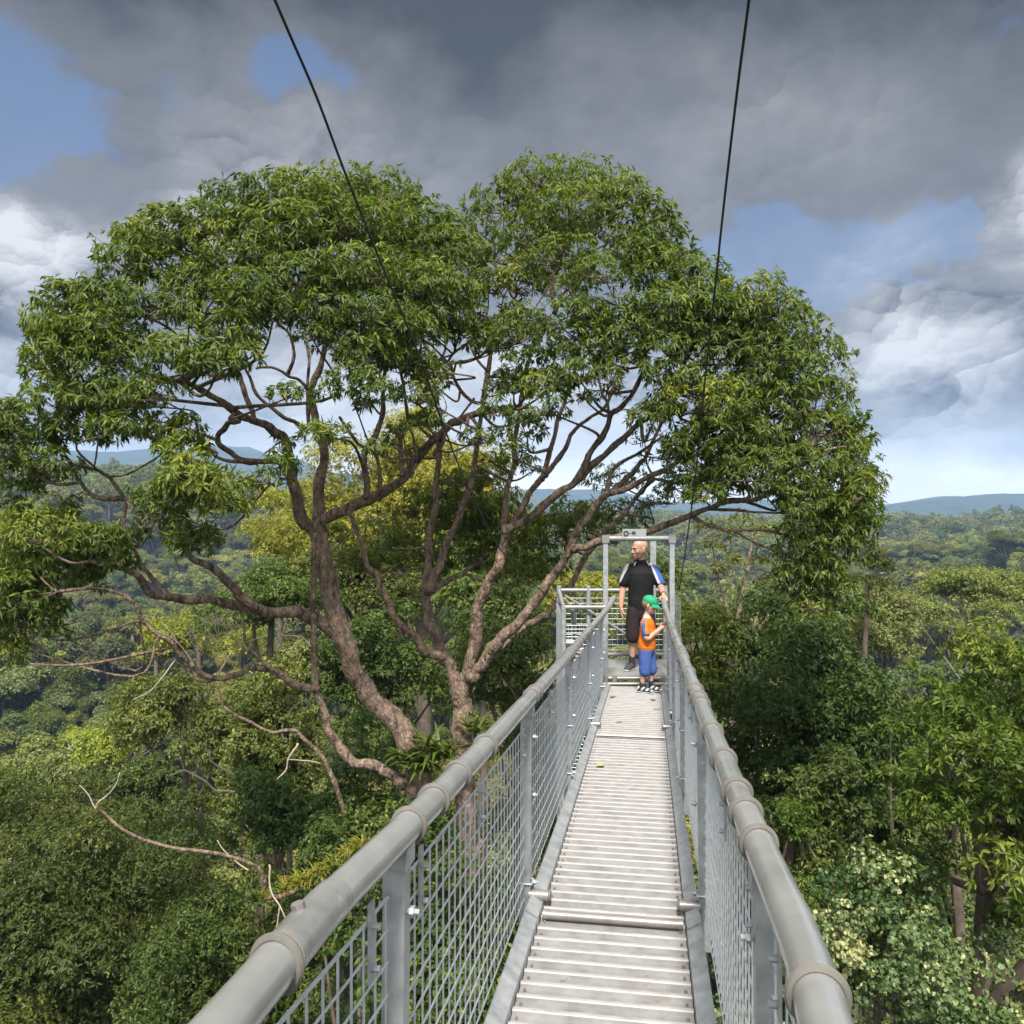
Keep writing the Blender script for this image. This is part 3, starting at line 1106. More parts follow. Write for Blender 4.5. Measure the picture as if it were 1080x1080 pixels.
def skin_mat(name, c):
    m, nt, out = new_mat(name)
    b = nd(nt, 'ShaderNodeBsdfPrincipled')
    tc = nd(nt, 'ShaderNodeTexCoord')
    nz = nd(nt, 'ShaderNodeTexNoise'); nz.inputs['Scale'].default_value = 18
    rp = ramp(nt, [(0.35, (c[0] * .88, c[1] * .82, c[2] * .80)), (0.65, c)])
    nt.links.new(tc.outputs['Object'], nz.inputs[0]); nt.links.new(nz.outputs[0], rp.inputs[0]); nt.links.new(rp.outputs[0], b.inputs['Base Color'])
    b.inputs['Roughness'].default_value = .5
    b.inputs['Subsurface Weight'].default_value = .12
    b.inputs['Subsurface Radius'].default_value = (.02, .007, .004)
    b.inputs['Subsurface Scale'].default_value = .5
    nt.links.new(b.outputs[0], out.inputs[0])
    return m


M['skin'] = skin_mat('skin', (0.42, 0.235, 0.165))
M['skin_boy'] = skin_mat('skin_boy', (0.46, 0.275, 0.20))
M['shirt_black'] = flat_mat('shirt_black', (0.0085, 0.008, 0.009), .8, spec=.2, scale=14, bump=.5)
M['shirt_white'] = flat_mat('shirt_white', (0.42, 0.41, 0.40), .75)
M['shirt_blue'] = flat_mat('shirt_blue', (0.035, 0.085, 0.32), .7)
M['shorts_plum'] = flat_mat('shorts_plum', (0.024, 0.0155, 0.016), .85, spec=.2, scale=14, bump=.5)
M['sock'] = flat_mat('sock', (0.022, 0.022, 0.028), .85)
M['sock_navy'] = flat_mat('sock_navy', (0.025, 0.032, 0.09), .85)
M['shoe'] = flat_mat('shoe', (0.035, 0.04, 0.042), .6)
M['shoe_white'] = flat_mat('shoe_white', (0.40, 0.41, 0.42), .5)
M['orange'] = flat_mat('orange', (0.50, 0.135, 0.008), .75, scale=18, bump=.5)
M['boy_blue'] = flat_mat('boy_blue', (0.045, 0.085, 0.25), .75, scale=18, bump=.5)
M['cap_green'] = flat_mat('cap_green', (0.010, 0.22, 0.10), .7)
M['hair'] = flat_mat('hair', (0.22, 0.14, 0.07), .7, .3, scale=90)
M['lip'] = flat_mat('lip', (0.28, 0.10, 0.085), .5)
M['eye_white'] = flat_mat('eye_white', (0.38, 0.36, 0.34), .3, .03)
M['brow'] = flat_mat('brow', (0.09, 0.055, 0.035), .8)
M['watch'] = flat_mat('watch', (0.02, 0.02, 0.02), .4)


class Body:
    """overlapping closed shapes melted into one continuous surface"""
    def __init__(s): s.mb = MB()

    def rings(s, lst, sides=20):
        """lst of (centre, half width, half depth[, xdir]) from one end to the other; ends are rounded off"""
        v, f = [], []
        L_ = []
        lst = [q if len(q) == 4 else (*q, (1, 0, 0)) for q in lst]
        c0, c1 = np.asarray(lst[0][0], float), np.asarray(lst[1][0], float)
        ce, cd = np.asarray(lst[-1][0], float), np.asarray(lst[-2][0], float)
        r0 = min(lst[0][1], lst[0][2]); r1 = min(lst[-1][1], lst[-1][2])
        d0, d1 = norm(c0 - c1), norm(ce - cd)
        a = lst[0]; b = lst[-1]
        pre = [(c0 + d0 * r0 * k, a[1] * q, a[2] * q, a[3]) for k, q in ((.95, .3), (.75, .66), (.42, .9))]
        post = [(ce + d1 * r1 * k, b[1] * q, b[2] * q, b[3]) for k, q in ((.42, .9), (.75, .66), (.95, .3))]
        L_ = pre + list(lst) + post
        n = len(L_)
        for i, (c, w, h, xd) in enumerate(L_):
            c = np.asarray(c, float)
            t = norm(np.asarray(L_[min(i + 1, n - 1)][0], float) - np.asarray(L_[max(i - 1, 0)][0], float))
            x = norm(np.asarray(xd, float) - t * (np.asarray(xd, float) @ t)); y = np.cross(t, x)
            for j in range(sides):
                q = 2 * math.pi * j / sides
                v.append(c + x * w * math.cos(q) + y * h * math.sin(q))
        for i in range(n - 1):
            for j in range(sides):
                j2 = (j + 1) % sides
                f.append((i * sides + j, i * sides + j2, (i + 1) * sides + j2, (i + 1) * sides + j))
        f.append(tuple(range(sides - 1, -1, -1))); f.append(tuple((n - 1) * sides + j for j in range(sides)))
        s.mb.add(v, f)
        return s

    def limb(s, pts, sides=14):
        """pts of (centre, radius)"""
        d = norm(np.asarray(pts[-1][0], float) - np.asarray(pts[0][0], float))
        xd = (1, 0, 0) if abs(d[0]) < .8 else (0, 1, 0)
        p = spline(np.array([[*q[0], q[1]] for q in pts]), 4)
        return s.rings([(q[:3], q[3], q[3], xd) for q in p], sides)

    def ball(s, c, r, rot=None, seg=18):
        v, f = [], []
        for i in range(1, seg):
            for j in range(seg):
                th, ph = math.pi * i / seg, 2 * math.pi * j / seg
                v.append((math.sin(th) * math.cos(ph), math.sin(th) * math.sin(ph), math.cos(th)))
        top, bot = len(v), len(v) + 1
        v += [(0, 0, 1), (0, 0, -1)]
        for i in range(seg - 2):
            for j in range(seg):
                j2 = (j + 1) % seg
                f.append((i * seg + j, (i + 1) * seg + j, (i + 1) * seg + j2, i * seg + j2))
        for j in range(seg):
            j2 = (j + 1) % seg
            f.append((top, j, j2)); f.append((bot, (seg - 2) * seg + j2, (seg - 2) * seg + j))
        v = np.array(v) * np.asarray(r, float)
        if rot is not None: v = v @ np.asarray(rot).T
        s.mb.add(v + np.asarray(c, float), f)
        return s

    def hand(s, wrist, d, palm_n, thumb, size=1.0, curl=.35, grip=False):
        """palm, four unequal bent fingers and a thumb off the side; d = finger direction, palm_n = way the palm faces"""
        d, palm_n, thumb = norm(d), norm(palm_n), norm(thumb)
        w = np.asarray(wrist, float)
        side = norm(thumb - d * (thumb @ d))
        pc = w + d * .050 * size
        s.rings([(w - d * .01 * size, .024 * size, .018 * size, side), (w + d * .03 * size, .034 * size, .017 * size, side), (w + d * .075 * size, .040 * size, .014 * size, side), (w + d * .092 * size, .038 * size, .012 * size, side)], 14)
        for k, (o, ln) in enumerate(((.030, .070), (.010, .080), (-.010, .074), (-.029, .058))):
            p0 = w + d * .085 * size + side * o * size
            q = [p0 - d * .02 * size]
            ang = curl * .5
            p = p0.copy()
            q.append(p0)
            for j, fr in enumerate((.45, .32, .23)):
                dirn = norm(d * math.cos(ang) + palm_n * math.sin(ang))
                p = p + dirn * ln * fr * size
                q.append(p.copy())
                ang += curl * (1.5 if grip else .9)
            s.limb([(a, r * size) for a, r in zip(q, (.0095, .0095, .009, .0083, .0072))], 8)
        t0 = w + d * .020 * size + side * .022 * size
        t1 = t0 + norm(side * .75 + d * .7 + palm_n * .25) * .038 * size
        t2 = t1 + norm(side * .3 + d * .9 + palm_n * (.6 if grip else .3)) * .032 * size
        t3 = t2 + norm(side * .0 + d * .9 + palm_n * (.8 if grip else .35)) * .022 * size
        s.limb([(t0 - side * .012 * size, .013 * size), (t1, .0115 * size), (t2, .010 * size), (t3, .008 * size)], 8)
        return s

    def build(s, name, mat, parent, voxel=.007, smooth=3, xf=None, mat_fn=None):
        v = np.concatenate(s.mb.v)
        me = bpy.data.meshes.new(name)
        me.from_pydata([tuple(q) for q in v], [], s.mb.f)
        bm = bmesh.new(); bm.from_mesh(me); bmesh.ops.recalc_face_normals(bm, faces=bm.faces); bm.to_mesh(me); bm.free()
        o = bpy.data.objects.new(name, me)
        COL.objects.link(o)
        r = o.modifiers.new('melt', 'REMESH'); r.mode = 'VOXEL'; r.voxel_size = voxel; r.use_smooth_shade = True
        if smooth:
            sm = o.modifiers.new('soft', 'SMOOTH'); sm.factor = .5; sm.iterations = smooth
        dg = bpy.context.evaluated_depsgraph_get()
        ev = o.evaluated_get(dg)
        m2 = bpy.data.meshes.new_from_object(ev)
        n = len(m2.vertices)
        co = np.empty(n * 3, np.float32); m2.vertices.foreach_get('co', co); co = co.reshape(-1, 3)
        bpy.data.objects.remove(o); bpy.data.meshes.remove(me)
        if mat_fn is not None:
            mi = np.array([mat_fn(np.array(p.center)) for p in m2.polygons], np.int32)
        if xf is not None: co = xf(co)
        co = co - np.array(WORLD[parent.name] if parent.name in WORLD else (0, 0, 0), np.float32)
        m2.vertices.foreach_set('co', co.astype(np.float32).ravel())
        m2.materials.clear()
        for q in (mat if isinstance(mat, list) else [mat]): m2.materials.append(q)
        if mat_fn is not None: m2.polygons.foreach_set('material_index', mi)
        m2.polygons.foreach_set('use_smooth', np.ones(len(m2.polygons), bool))
        m2.update()
        m2.name = name
        ob = bpy.data.objects.new(name, m2)
        COL.objects.link(ob)
        ob.parent = parent
        WORLD[ob.name] = np.array(WORLD[parent.name])
        return ob


def rotz(a):
    c, s_ = math.cos(a), math.sin(a)
    return np.array([[c, -s_, 0], [s_, c, 0], [0, 0, 1.0]])


def rotx(a):
    c, s_ = math.cos(a), math.sin(a)
    return np.array([[1.0, 0, 0], [0, c, -s_], [0, s_, c]])


def head_shapes(b, hc, rot, k, ears=True):
    """skull, jaw, brow, nose, chin, ears around centre hc; local face looks to -y"""
    def at(x, y, z): return hc + rot @ (np.array([x, y, z]) * k)
    b.ball(at(0, .012, .035), np.array([.076, .098, .090]) * k, rot)
    b.ball(at(0, -.012, -.015), np.array([.068, .080, .092]) * k, rot)
    b.ball(at(0, -.030, -.070), np.array([.052, .058, .050]) * k, rot)      # jaw
    b.ball(at(0, -.078, -.096), np.array([.024, .020, .018]) * k, rot)      # chin
    b.ball(at(0, -.080, .022), np.array([.055, .018, .014]) * k, rot)       # brow
    for s_ in (-1, 1):
        b.ball(at(s_ * .042, -.066, -.030), np.array([.022, .020, .022]) * k, rot)   # cheek
        if ears:
            b.ball(at(s_ * .080, .012, -.012), np.array([.009, .020, .034]) * k, rot @ rotz(s_ * .35))
            b.ball(at(s_ * .078, .006, -.036), np.array([.008, .012, .014]) * k, rot)
    b.limb([(at(0, -.088, .012), .009 * k), (at(0, -.100, -.012), .011 * k), (at(0, -.108, -.030), .014 * k), (at(0, -.092, -.042), .011 * k)], 10)
    for s_ in (-1, 1): b.ball(at(s_ * .013, -.094, -.036), np.array([.009, .011, .008]) * k, rot)
    b.ball(at(0, -.088, -.064), np.array([.024, .012, .007]) * k, rot)
    b.ball(at(0, -.087, -.075), np.array([.022, .012, .007]) * k, rot)
    return at


def face_parts(at, rot, k, parent, xf, brow):
    for s_ in (-1, 1):
        e = Body(); e.ball(at(s_ * .031, -.0835, .004), np.array([.0135, .007, .0075]) * k, rot, 12)
        e.build('eye', M['eye_white'], parent, .002, 0, xf)
        e = Body(); e.ball(at(s_ * .031, -.0895, .004), np.array([.0065, .0035, .0065]) * k, rot, 12)
        e.build('iris', M['watch'], parent, .0015, 0, xf)
        e = Body(); e.limb([(at(s_ * .014, -.096, .022), .0045 * k), (at(s_ * .032, -.094, .027), .0055 * k), (at(s_ * .052, -.080, .021), .0035 * k)], 8)
        e.build('eyebrow', M[brow], parent, .002, 0, xf)
    e = Body(); e.rings([(at(-.024, -.094, -.070), .004 * k, .004 * k, (0, 0, 1)), (at(0, -.1015, -.069), .006 * k, .005 * k, (0, 0, 1)), (at(.024, -.094, -.070), .004 * k, .004 * k, (0, 0, 1))], 8)
    e.build('mouth', M['lip'], parent, .002, 0, xf)


# ---- the man ---------------------------------------------------------------
MX, MY, MZ = 1.800, 11.92, FZ + .002
man = empty('person', (MX, MY, MZ), 'bald man in black sports shirt and dark shorts standing at the gate looking sideways', 'person')
xm = lambda v: v + np.array([MX, MY, MZ])
b = Body()
# pelvis and trunk
trunk_r = [((0, .01, .84), .150, .110), ((0, .01, .93), .172, .122), ((0, .005, 1.03), .164, .118), ((0, 0, 1.13), .162, .116), ((0, 0, 1.24), .176, .122), ((0, .005, 1.34), .176, .116), ((0, .012, 1.41), .146, .086), ((0, .016, 1.46), .080, .060)]
b.rings(trunk_r, 22)
b.limb([((0, .015, 1.44), .070), ((-.005, .010, 1.53), .060), ((-.010, -.005, 1.60), .058)])
hc = np.array([-.022, -.022, 1.682])
hrot = rotz(R(-64)) @ rotx(R(4))
mat_ = head_shapes(b, hc, hrot, 1.15)
for sx_ in (-1, 1):      # legs
    hip = np.array([sx_ * .092, .01, .90])
    if sx_ < 0:
        kn, an = np.array([-.112, -.005, .485]), np.array([-.118, .035, .085]); toe = norm([-.55, -.85, 0])
    else:
        kn, an = np.array([.118, .01, .485]), np.array([.128, .05, .085]); toe = norm([.30, -.95, 0])
    b.limb([(hip, .088), (hip * .5 + kn * .5 + [0, -.01, 0], .074), (kn + [0, -.005, .06], .058), (kn, .054), (kn * .72 + an * .28 + [0, .018, 0], .056), (kn * .45 + an * .55 + [0, .015, 0], .047), (an + [0, 0, .06], .036), (an, .038)], 16)
    b.limb([(an + [0, .02, -.03], .040), (an + toe * .07 + [0, 0, -.045], .036), (an + toe * .15 + [0, 0, -.060], .028)], 12)
# arm hanging at the left of the picture
sh = np.array([-.168, .010, 1.405])
b.limb([(sh + [.03, 0, 0], .062), (sh, .062), (np.array([-.212, .012, 1.29]), .053), (np.array([-.242, .02, 1.15]), .044), (np.array([-.257, .01, 1.08]), .046), (np.array([-.274, -.02, .97]), .039), (np.array([-.282, -.045, .885]), .029)], 14)
b.hand((-.282, -.048, .875), (-.03, -.12, -1), (1, -.1, 0), (.15, -1, -.15), 1.06, .42)
# arm resting on the handrail
hp = P(700.8, 634.0, 11.36) - np.array([MX, MY, MZ])
sh2 = np.array([.168, .010, 1.405])
el2 = np.array([.262, -.09, 1.165])
wr2 = hp + np.array([.004, .085, .075])
b.limb([(sh2 - [.03, 0, 0], .062), (sh2, .062), (sh2 * .5 + el2 * .5 + [.015, 0, 0], .053), (el2, .044), (el2 * .65 + wr2 * .35, .045), (el2 * .3 + wr2 * .7, .037), (wr2, .029)], 14)
b.hand(wr2 + [0, -.006, -.004], (0, -.93, -.33), (-.05, .25, -1), (-1, -.25, 0), 1.05, .55, True)
b.build('body', M['skin'], man, .0065, 3, xm)
face_parts(mat_, hrot, 1.15, man, xm, 'brow')
# shirt
s = Body()
s.rings([((0, .008, .845), .176, .130), ((0, .006, .95), .184, .134), ((0, .003, 1.06), .178, .130), ((0, 0, 1.14), .176, .130), ((0, 0, 1.25), .190, .134), ((0, .005, 1.34), .199, .134), ((0, .010, 1.405), .176, .114), ((0, .012, 1.455), .134, .096), ((-.002, .012, 1.478), .100, .084)], 26)
for s0_, e0_ in ((np.array([-.163, .01, 1.402]), np.array([-.232, .014, 1.215])), (np.array([.163, .01, 1.402]), np.array([.252, -.050, 1.215]))):
    s.limb([(s0_ * [.5, 1, 1] + [0, 0, .018], .070), (s0_, .072), (s0_ * .5 + e0_ * .5, .076), (e0_, .072)], 18)


def shirt_col(c):
    ax = abs(c[0])
    if c[2] < 1.21: return 0
    if c[0] < 0:
        # pale stripe down the outside of the sleeve
        t = (1.48 - c[2]) / .28
        edge = .125 + t * .135
        return 1 if ax > edge + .040 and c[1] < .06 else 0
    t = (1.48 - c[2]) / .28
    e1, e2 = .118 + t * .105, .150 + t * .105
    if ax > e2: return 2
    if ax > e1: return 1
    return 0


s.build('shirt', [M['shirt_black'], M['shirt_white'], M['shirt_blue']], man, .008, 3, xm, shirt_col)
for sx_ in (-1, 1):
    cl = Body()
    cl.limb([((sx_ * .078, -.050, 1.505), .009), ((sx_ * .094, -.062, 1.480), .010), ((sx_ * .104, -.072, 1.458), .008)], 8)
    cl.build('collar_stripe', M['shirt_white'], man, .004, 1, xm)
# shorts
s = Body()
s.rings([((0, .01, .90), .178, .128), ((0, .012, .84), .186, .134), ((0, .012, .78), .180, .130)], 22)
for sx_ in (-1, 1):
    s.rings([((sx_ * .092, .01, .84), .100, .118), ((sx_ * .104, .008, .70), .104, .114), ((sx_ * .114, .004, .56), .098, .106), ((sx_ * .116, .002, .46), .096, .104)], 18)
s.build('shorts', M['shorts_plum'], man, .008, 2, xm)
for sx_ in (-1, 1):
    an = np.array([-.118, .035, .085]) if sx_ < 0 else np.array([.128, .05, .085])
    toe = norm([-.55, -.85, 0]) if sx_ < 0 else norm([.30, -.95, 0])
    s = Body(); s.limb([(an + [0, .005, .135], .041), (an + [0, .003, .06], .043), (an + [0, .008, -.01], .046)], 14)
    s.build('sock', M['sock'] if sx_ < 0 else M['sock_navy'], man, .006, 1, xm)
    s = Body()
    sd_ = np.array([-toe[1], toe[0], 0])
    s.rings([(an - toe * .055 + [0, 0, -.040], .036, .044, sd_), (an + [0, 0, -.036], .042, .048, sd_), (an + toe * .09 + [0, 0, -.045], .048, .038, sd_), (an + toe * .17 + [0, 0, -.055], .044, .027, sd_)], 16)
    sh_ = s.build('shoe', M['shoe'], man, .006, 1, xm)
    s = Body()
    s.rings([(an - toe * .066 + [0, 0, -.074], .036, .010, sd_), (an + toe * .06 + [0, 0, -.074], .046, .010, sd_), (an + toe * .195 + [0, 0, -.074], .040, .010, sd_)], 14)
    s.build('sole', M['shoe_white'], sh_, .006, 0, xm)
wt = MB()
wd_ = norm(el2 - wr2)
wt.torus(xm(wr2 + wd_ * .03), wd_, .033, .008, 20, 8)
wt.build('wristwatch', M['watch'], man, smooth=True)

# ---- the boy ---------------------------------------------------------------
bxw, byw = (683.0 - 540) / F * 10.86, 10.86
BZ = float(B(10.86, 0, 0)[2]) + .002
boy = empty('person', (bxw, byw, BZ), 'boy in green cap, orange shirt and blue shorts reaching for the mesh railing', 'person')
BR = rotz(R(62))             # built facing the camera, then turned to the railing on the right
KB = 1.0
xb = lambda v: (v @ BR.T) + np.array([bxw, byw, BZ])
b = Body()
b.rings([((0, .01, .565), .095, .078), ((0, .01, .63), .104, .082), ((0, 0, .70), .100, .078), ((0, 0, .78), .104, .078), ((0, .005, .86), .110, .076), ((0, .01, .92), .092, .062), ((0, .012, .955), .06, .048)], 20)
b.limb([((0, .012, .93), .043), ((0, 0, 1.0), .039), ((0, -.012, 1.03), .039)])
hcb = np.array([0, -.03, 1.115])
hrb = rotz(R(12)) @ rotx(R(20))
atb = head_shapes(b, hcb, hrb, .90)
for sx_ in (-1, 1):
    hip = np.array([sx_ * .058, .01, .58]); kn = np.array([sx_ * .062, -.012 + sx_ * -.02, .315]); an = np.array([sx_ * .062, .015 + sx_ * -.04, .065])
    b.limb([(hip, .060), (hip * .5 + kn * .5, .050), (kn + [0, 0, .03], .040), (kn, .038), (kn * .7 + an * .3 + [0, .010, 0], .039), (kn * .35 + an * .65 + [0, .006, 0], .031), (an + [0, 0, .03], .026), (an, .028)], 14)
    b.limb([(an + [0, .012, -.02], .028), (an + [0, -.05, -.034], .025), (an + [0, -.10, -.042], .020)], 10)
tgt = P(704.5, 661.5, 10.9) - np.array([bxw, byw, BZ])
for sx_ in (-1, 1):
    sh_ = np.array([sx_ * .118, .006, .885])
    h_ = BR.T @ (tgt + np.array([-.005, sx_ * .055, .012 + (sx_ > 0) * .018]))
    wr_ = h_ + np.array([sx_ * .004, .075, -.005])
    el_ = np.array([sx_ * .150, -.045, .700]) if sx_ < 0 else np.array([sx_ * .135, -.06, .715])
    b.limb([(sh_ * [.8, 1, 1], .042), (sh_, .042), (sh_ * .5 + el_ * .5, .037), (el_, .032), (el_ * .6 + wr_ * .4, .031), (wr_, .022)], 12)
    b.hand(wr_, h_ - wr_ + [0, -.03, .01], (-sx_ * .4, -.1, -1), (-sx_ * .8, -.1, .5), .72, .5, True)
b.build('body', M['skin_boy'], boy, .0055, 2, xb)
face_parts(atb, hrb, .90, boy, xb, 'hair')
s = Body()
s.ball(hcb + hrb @ (np.array([0, .028, .012]) * .9), np.array([.084, .090, .088]) * .9, hrb)
s.build('hair', M['hair'], boy, .006, 1, xb)
s = Body()
s.rings([((0, .012, .575), .128, .112), ((0, .010, .64), .126, .108), ((0, .004, .72), .118, .098), ((0, 0, .80), .116, .092), ((0, .004, .87), .118, .086), ((0, .008, .925), .092, .066), ((0, .010, .952), .062, .050)], 22)
for sx_ in (-1, 1):
    a_ = np.array([sx_ * .105, .006, .885]); e_ = np.array([sx_ * .146, -.028, .765])
    s.limb([(a_ * [.6, 1, 1], .053), (a_, .053), (a_ * .5 + e_ * .5, .050), (e_, .048)], 14)


def tee_col(c):
    if c[2] > .948: return 1
    ax = abs(c[0])
    t = (.925 - c[2]) / .15
    if ax > .112 and c[2] < .775 and c[2] > .70 and ax > .115 and c[2] < .772 and (c[1] < .05): return 2
    if c[2] > .765 and 0 < t < 1.15 and ax > .062 + t * .03 and -.018 < c[1] + t * .018 < .030: return 2
    return 0


s.build('shirt', [M['orange'], M['shirt_white'], M['boy_blue']], boy, .0065, 2, xb, tee_col)
s = Body()
s.rings([((0, .01, .60), .112, .096), ((0, .012, .55), .116, .100), ((0, .012, .52), .112, .097)], 20)
for sx_ in (-1, 1):
    s.rings([((sx_ * .054, .010, .54), .066, .088), ((sx_ * .060, .004 - sx_ * .006, .44), .068, .084), ((sx_ * .064, -.004 - sx_ * .014, .335), .066, .078), ((sx_ * .065, -.006 - sx_ * .02, .265), .065, .076)], 16)
s.build('shorts', M['boy_blue'], boy, .0065, 2, xb)
for sx_ in (-1, 1):
    an = np.array([sx_ * .062, .015 + sx_ * -.04, .065])
    s = Body(); s.limb([(an + [0, 0, .062], .030), (an + [0, 0, .01], .033)], 12)
    s.build('sock', M['sock'], boy, .005, 1, xb)
    s = Body()
    s.rings([(an + [0, .042, -.022], .030, .038), (an + [0, 0, -.020], .034, .040), (an + [0, -.07, -.030], .039, .030), (an + [0, -.13, -.038], .034, .021)], 14)
    so_ = s.build('shoe', [M['shoe'], M['shoe_white']], boy, .005, 1, xb, lambda c, a=an: 1 if (math.sin((c[1] - a[1]) * 95 + c[2] * 60) > .35 and c[2] > .03) else 0)
    s = Body()
    s.rings([(an + [0, .055, -.056], .030, .008), (an + [0, -.05, -.056], .038, .008), (an + [0, -.152, -.056], .032, .008)], 12)
    s.build('sole', M['shoe_white'], so_, .005, 0, xb)
# cap: crown, brim, button
s = Body()
cc_ = hcb + hrb @ (np.array([0, .010, .045]) * .9)
s.ball(cc_, np.array([.090, .112, .086]) * .9, hrb, 20)
capm = s.build('cap', M['cap_green'], boy, .005, 1, xb)
bm_ = MB()
v, f = [], []
nb_ = 15
for q in range(nb_):
    t = -1 + 2 * q / (nb_ - 1)
    a_ = t * 1.15
    for r_2, dz in ((.86, .010), (1.0, .004), (1.0 + .72 * math.cos(a_ * .95), -.022 - .012 * math.cos(a_))):
        x_, y_ = math.sin(a_) * .088 * min(r_2, 1.28), -math.cos(a_) * .108 * r_2
        v.append(hcb + hrb @ (np.array([x_, y_ + .008, .030 + dz - .018 * t * t]) * .9))
for q in range(nb_ - 1):
    for k in range(2): f.append((q * 3 + k, q * 3 + k + 1, (q + 1) * 3 + k + 1, (q + 1) * 3 + k))
nv_ = len(v)
up_ = hrb @ np.array([0, 0, .006])
v2 = [q + up_ for q in v]
f2 = [tuple(i + nv_ for i in reversed(q)) for q in f]
rim = [(q * 3 + 2, (q + 1) * 3 + 2, (q + 1) * 3 + 2 + nv_, q * 3 + 2 + nv_) for q in range(nb_ - 1)]
vv = xb(np.array(v + v2))
mesh_np('brim', vv, f + f2 + rim, M['cap_green'], capm, smooth=True)
# ------------------------------------------------------------------ the big tree beside the walkway
TD = 16.0
tg = np.random.default_rng(21)
tree = empty('spreading_tree', P(465, 800, 15.5) * [1, 1, 0] + [0, 0, -14.0],
             'huge spreading tree with twin reddish trunks and a domed green crown beside the walkway', 'tree')
nodes = []                      # skeleton points (x, y, z, r) that twigs can grow from


def limb(px_pts, d0, d1, r0, r1, name='limb', mat='bark', wig=.03, keep=True, sides=10, parent=None):
    """branch traced through photo positions; depth runs d0 -> d1, thickness in photo pixels r0 -> r1"""
    n = len(px_pts)
    ds = np.linspace(d0, d1, n)
    if len(px_pts[0]) == 3:
        ds = np.array([q[2] for q in px_pts])
    p = np.array([P(q[0], q[1], d) for q, d in zip(px_pts, ds)])
    p = spline(p, 9)
    m = len(p)
    t = np.linspace(0, 1, m)
    rad = .80 * (r0 + (r1 - r0) * t ** 0.85) / F * np.interp(t, np.linspace(0, 1, n), ds)
    seg = np.linalg.norm(np.diff(p, axis=0), axis=1).mean()
    kk = np.ones(5) / 5
    sm = lambda a_: np.convolve(np.pad(a_, 4, mode='edge'), np.convolve(kk, kk), 'same')[4:-4]
    jit = np.stack([sm(tg.normal(size=m)) for _ in range(3)], 1) * np.minimum(wig * 2, rad[:, None] * .7)
    jit[0] = jit[-1] = 0
    p = p + jit
    rad = rad * (1 + .16 * sm(tg.normal(size=m)) * (rad > .03))
    if keep:
        for q, r in zip(p, rad):
            nodes.append((*q, r))
    return p, rad


def knobbly(v, p, r, sides):
    """burrs and flutes on the wood"""
    n = len(p)
    c = np.repeat(p, sides, 0); rr_ = np.repeat(r, sides)
    ph = tg.uniform(0, 6.28, 6)
    q = v * 1.0
    k = (np.sin(q[:, 0] * 9 + ph[0]) * np.sin(q[:, 2] * 7 + ph[1]) + .7 * np.sin(q[:, 1] * 17 + q[:, 2] * 13 + ph[2]) * np.sin(q[:, 0] * 15 + ph[3]) + .6 * tg.normal(size=len(v)))
    return c + (v - c) * (1 + .085 * k)[:, None]


def limb_obj(*a, **k):
    name = k.get('name', 'limb'); mat = k.get('mat', 'bark'); sides = k.pop('sides', 10)
    p, r = limb(*a, **k)
    v, f = tube_np(p, r, sides)
    v = knobbly(v, p, r, sides)
    return mesh_np(name, v, f, M[mat], k.get('parent', tree), smooth=True, origin=p[0])


trunkA = [(452, 905), (447, 838), (436, 800), (420, 766), (395, 739), (376, 710), (361, 665), (348, 620), (339, 580), (335, 556)]
trunkG = [(492, 900), (490, 800), (487, 765), (487, 740), (484, 722)]
# trunks: one mesh with its two stems joining far below
mb = MB()
for pts, da, db, r0, r1 in ((trunkA, 15.0, 15.6, 16.5, 11.0), (trunkG, 15.4, 15.6, 13.5, 12.5)):
    p, r = limb(pts, da, db, r0, r1)
    tv, tf = tube_np(p, r, 14)
    mb.add(knobbly(tv, p, r, 14), tf)
base = np.array([-1.2, 15.6, float(ground_z(-1.2, 15.6)) - .5])
for pp, rr_ in ((P(452, 905, 15.0), .26), (P(492, 900, 15.4), .22)):
    q = spline(np.array([base, base * .5 + pp * .5 + [.15, .2, -2], pp + [0, 0, -1.5], pp]), 6)
    mb.tube(q, np.linspace(.75, rr_, len(q)), 14)
mb.build('trunk', M['bark'], tree, smooth=True, origin=base)

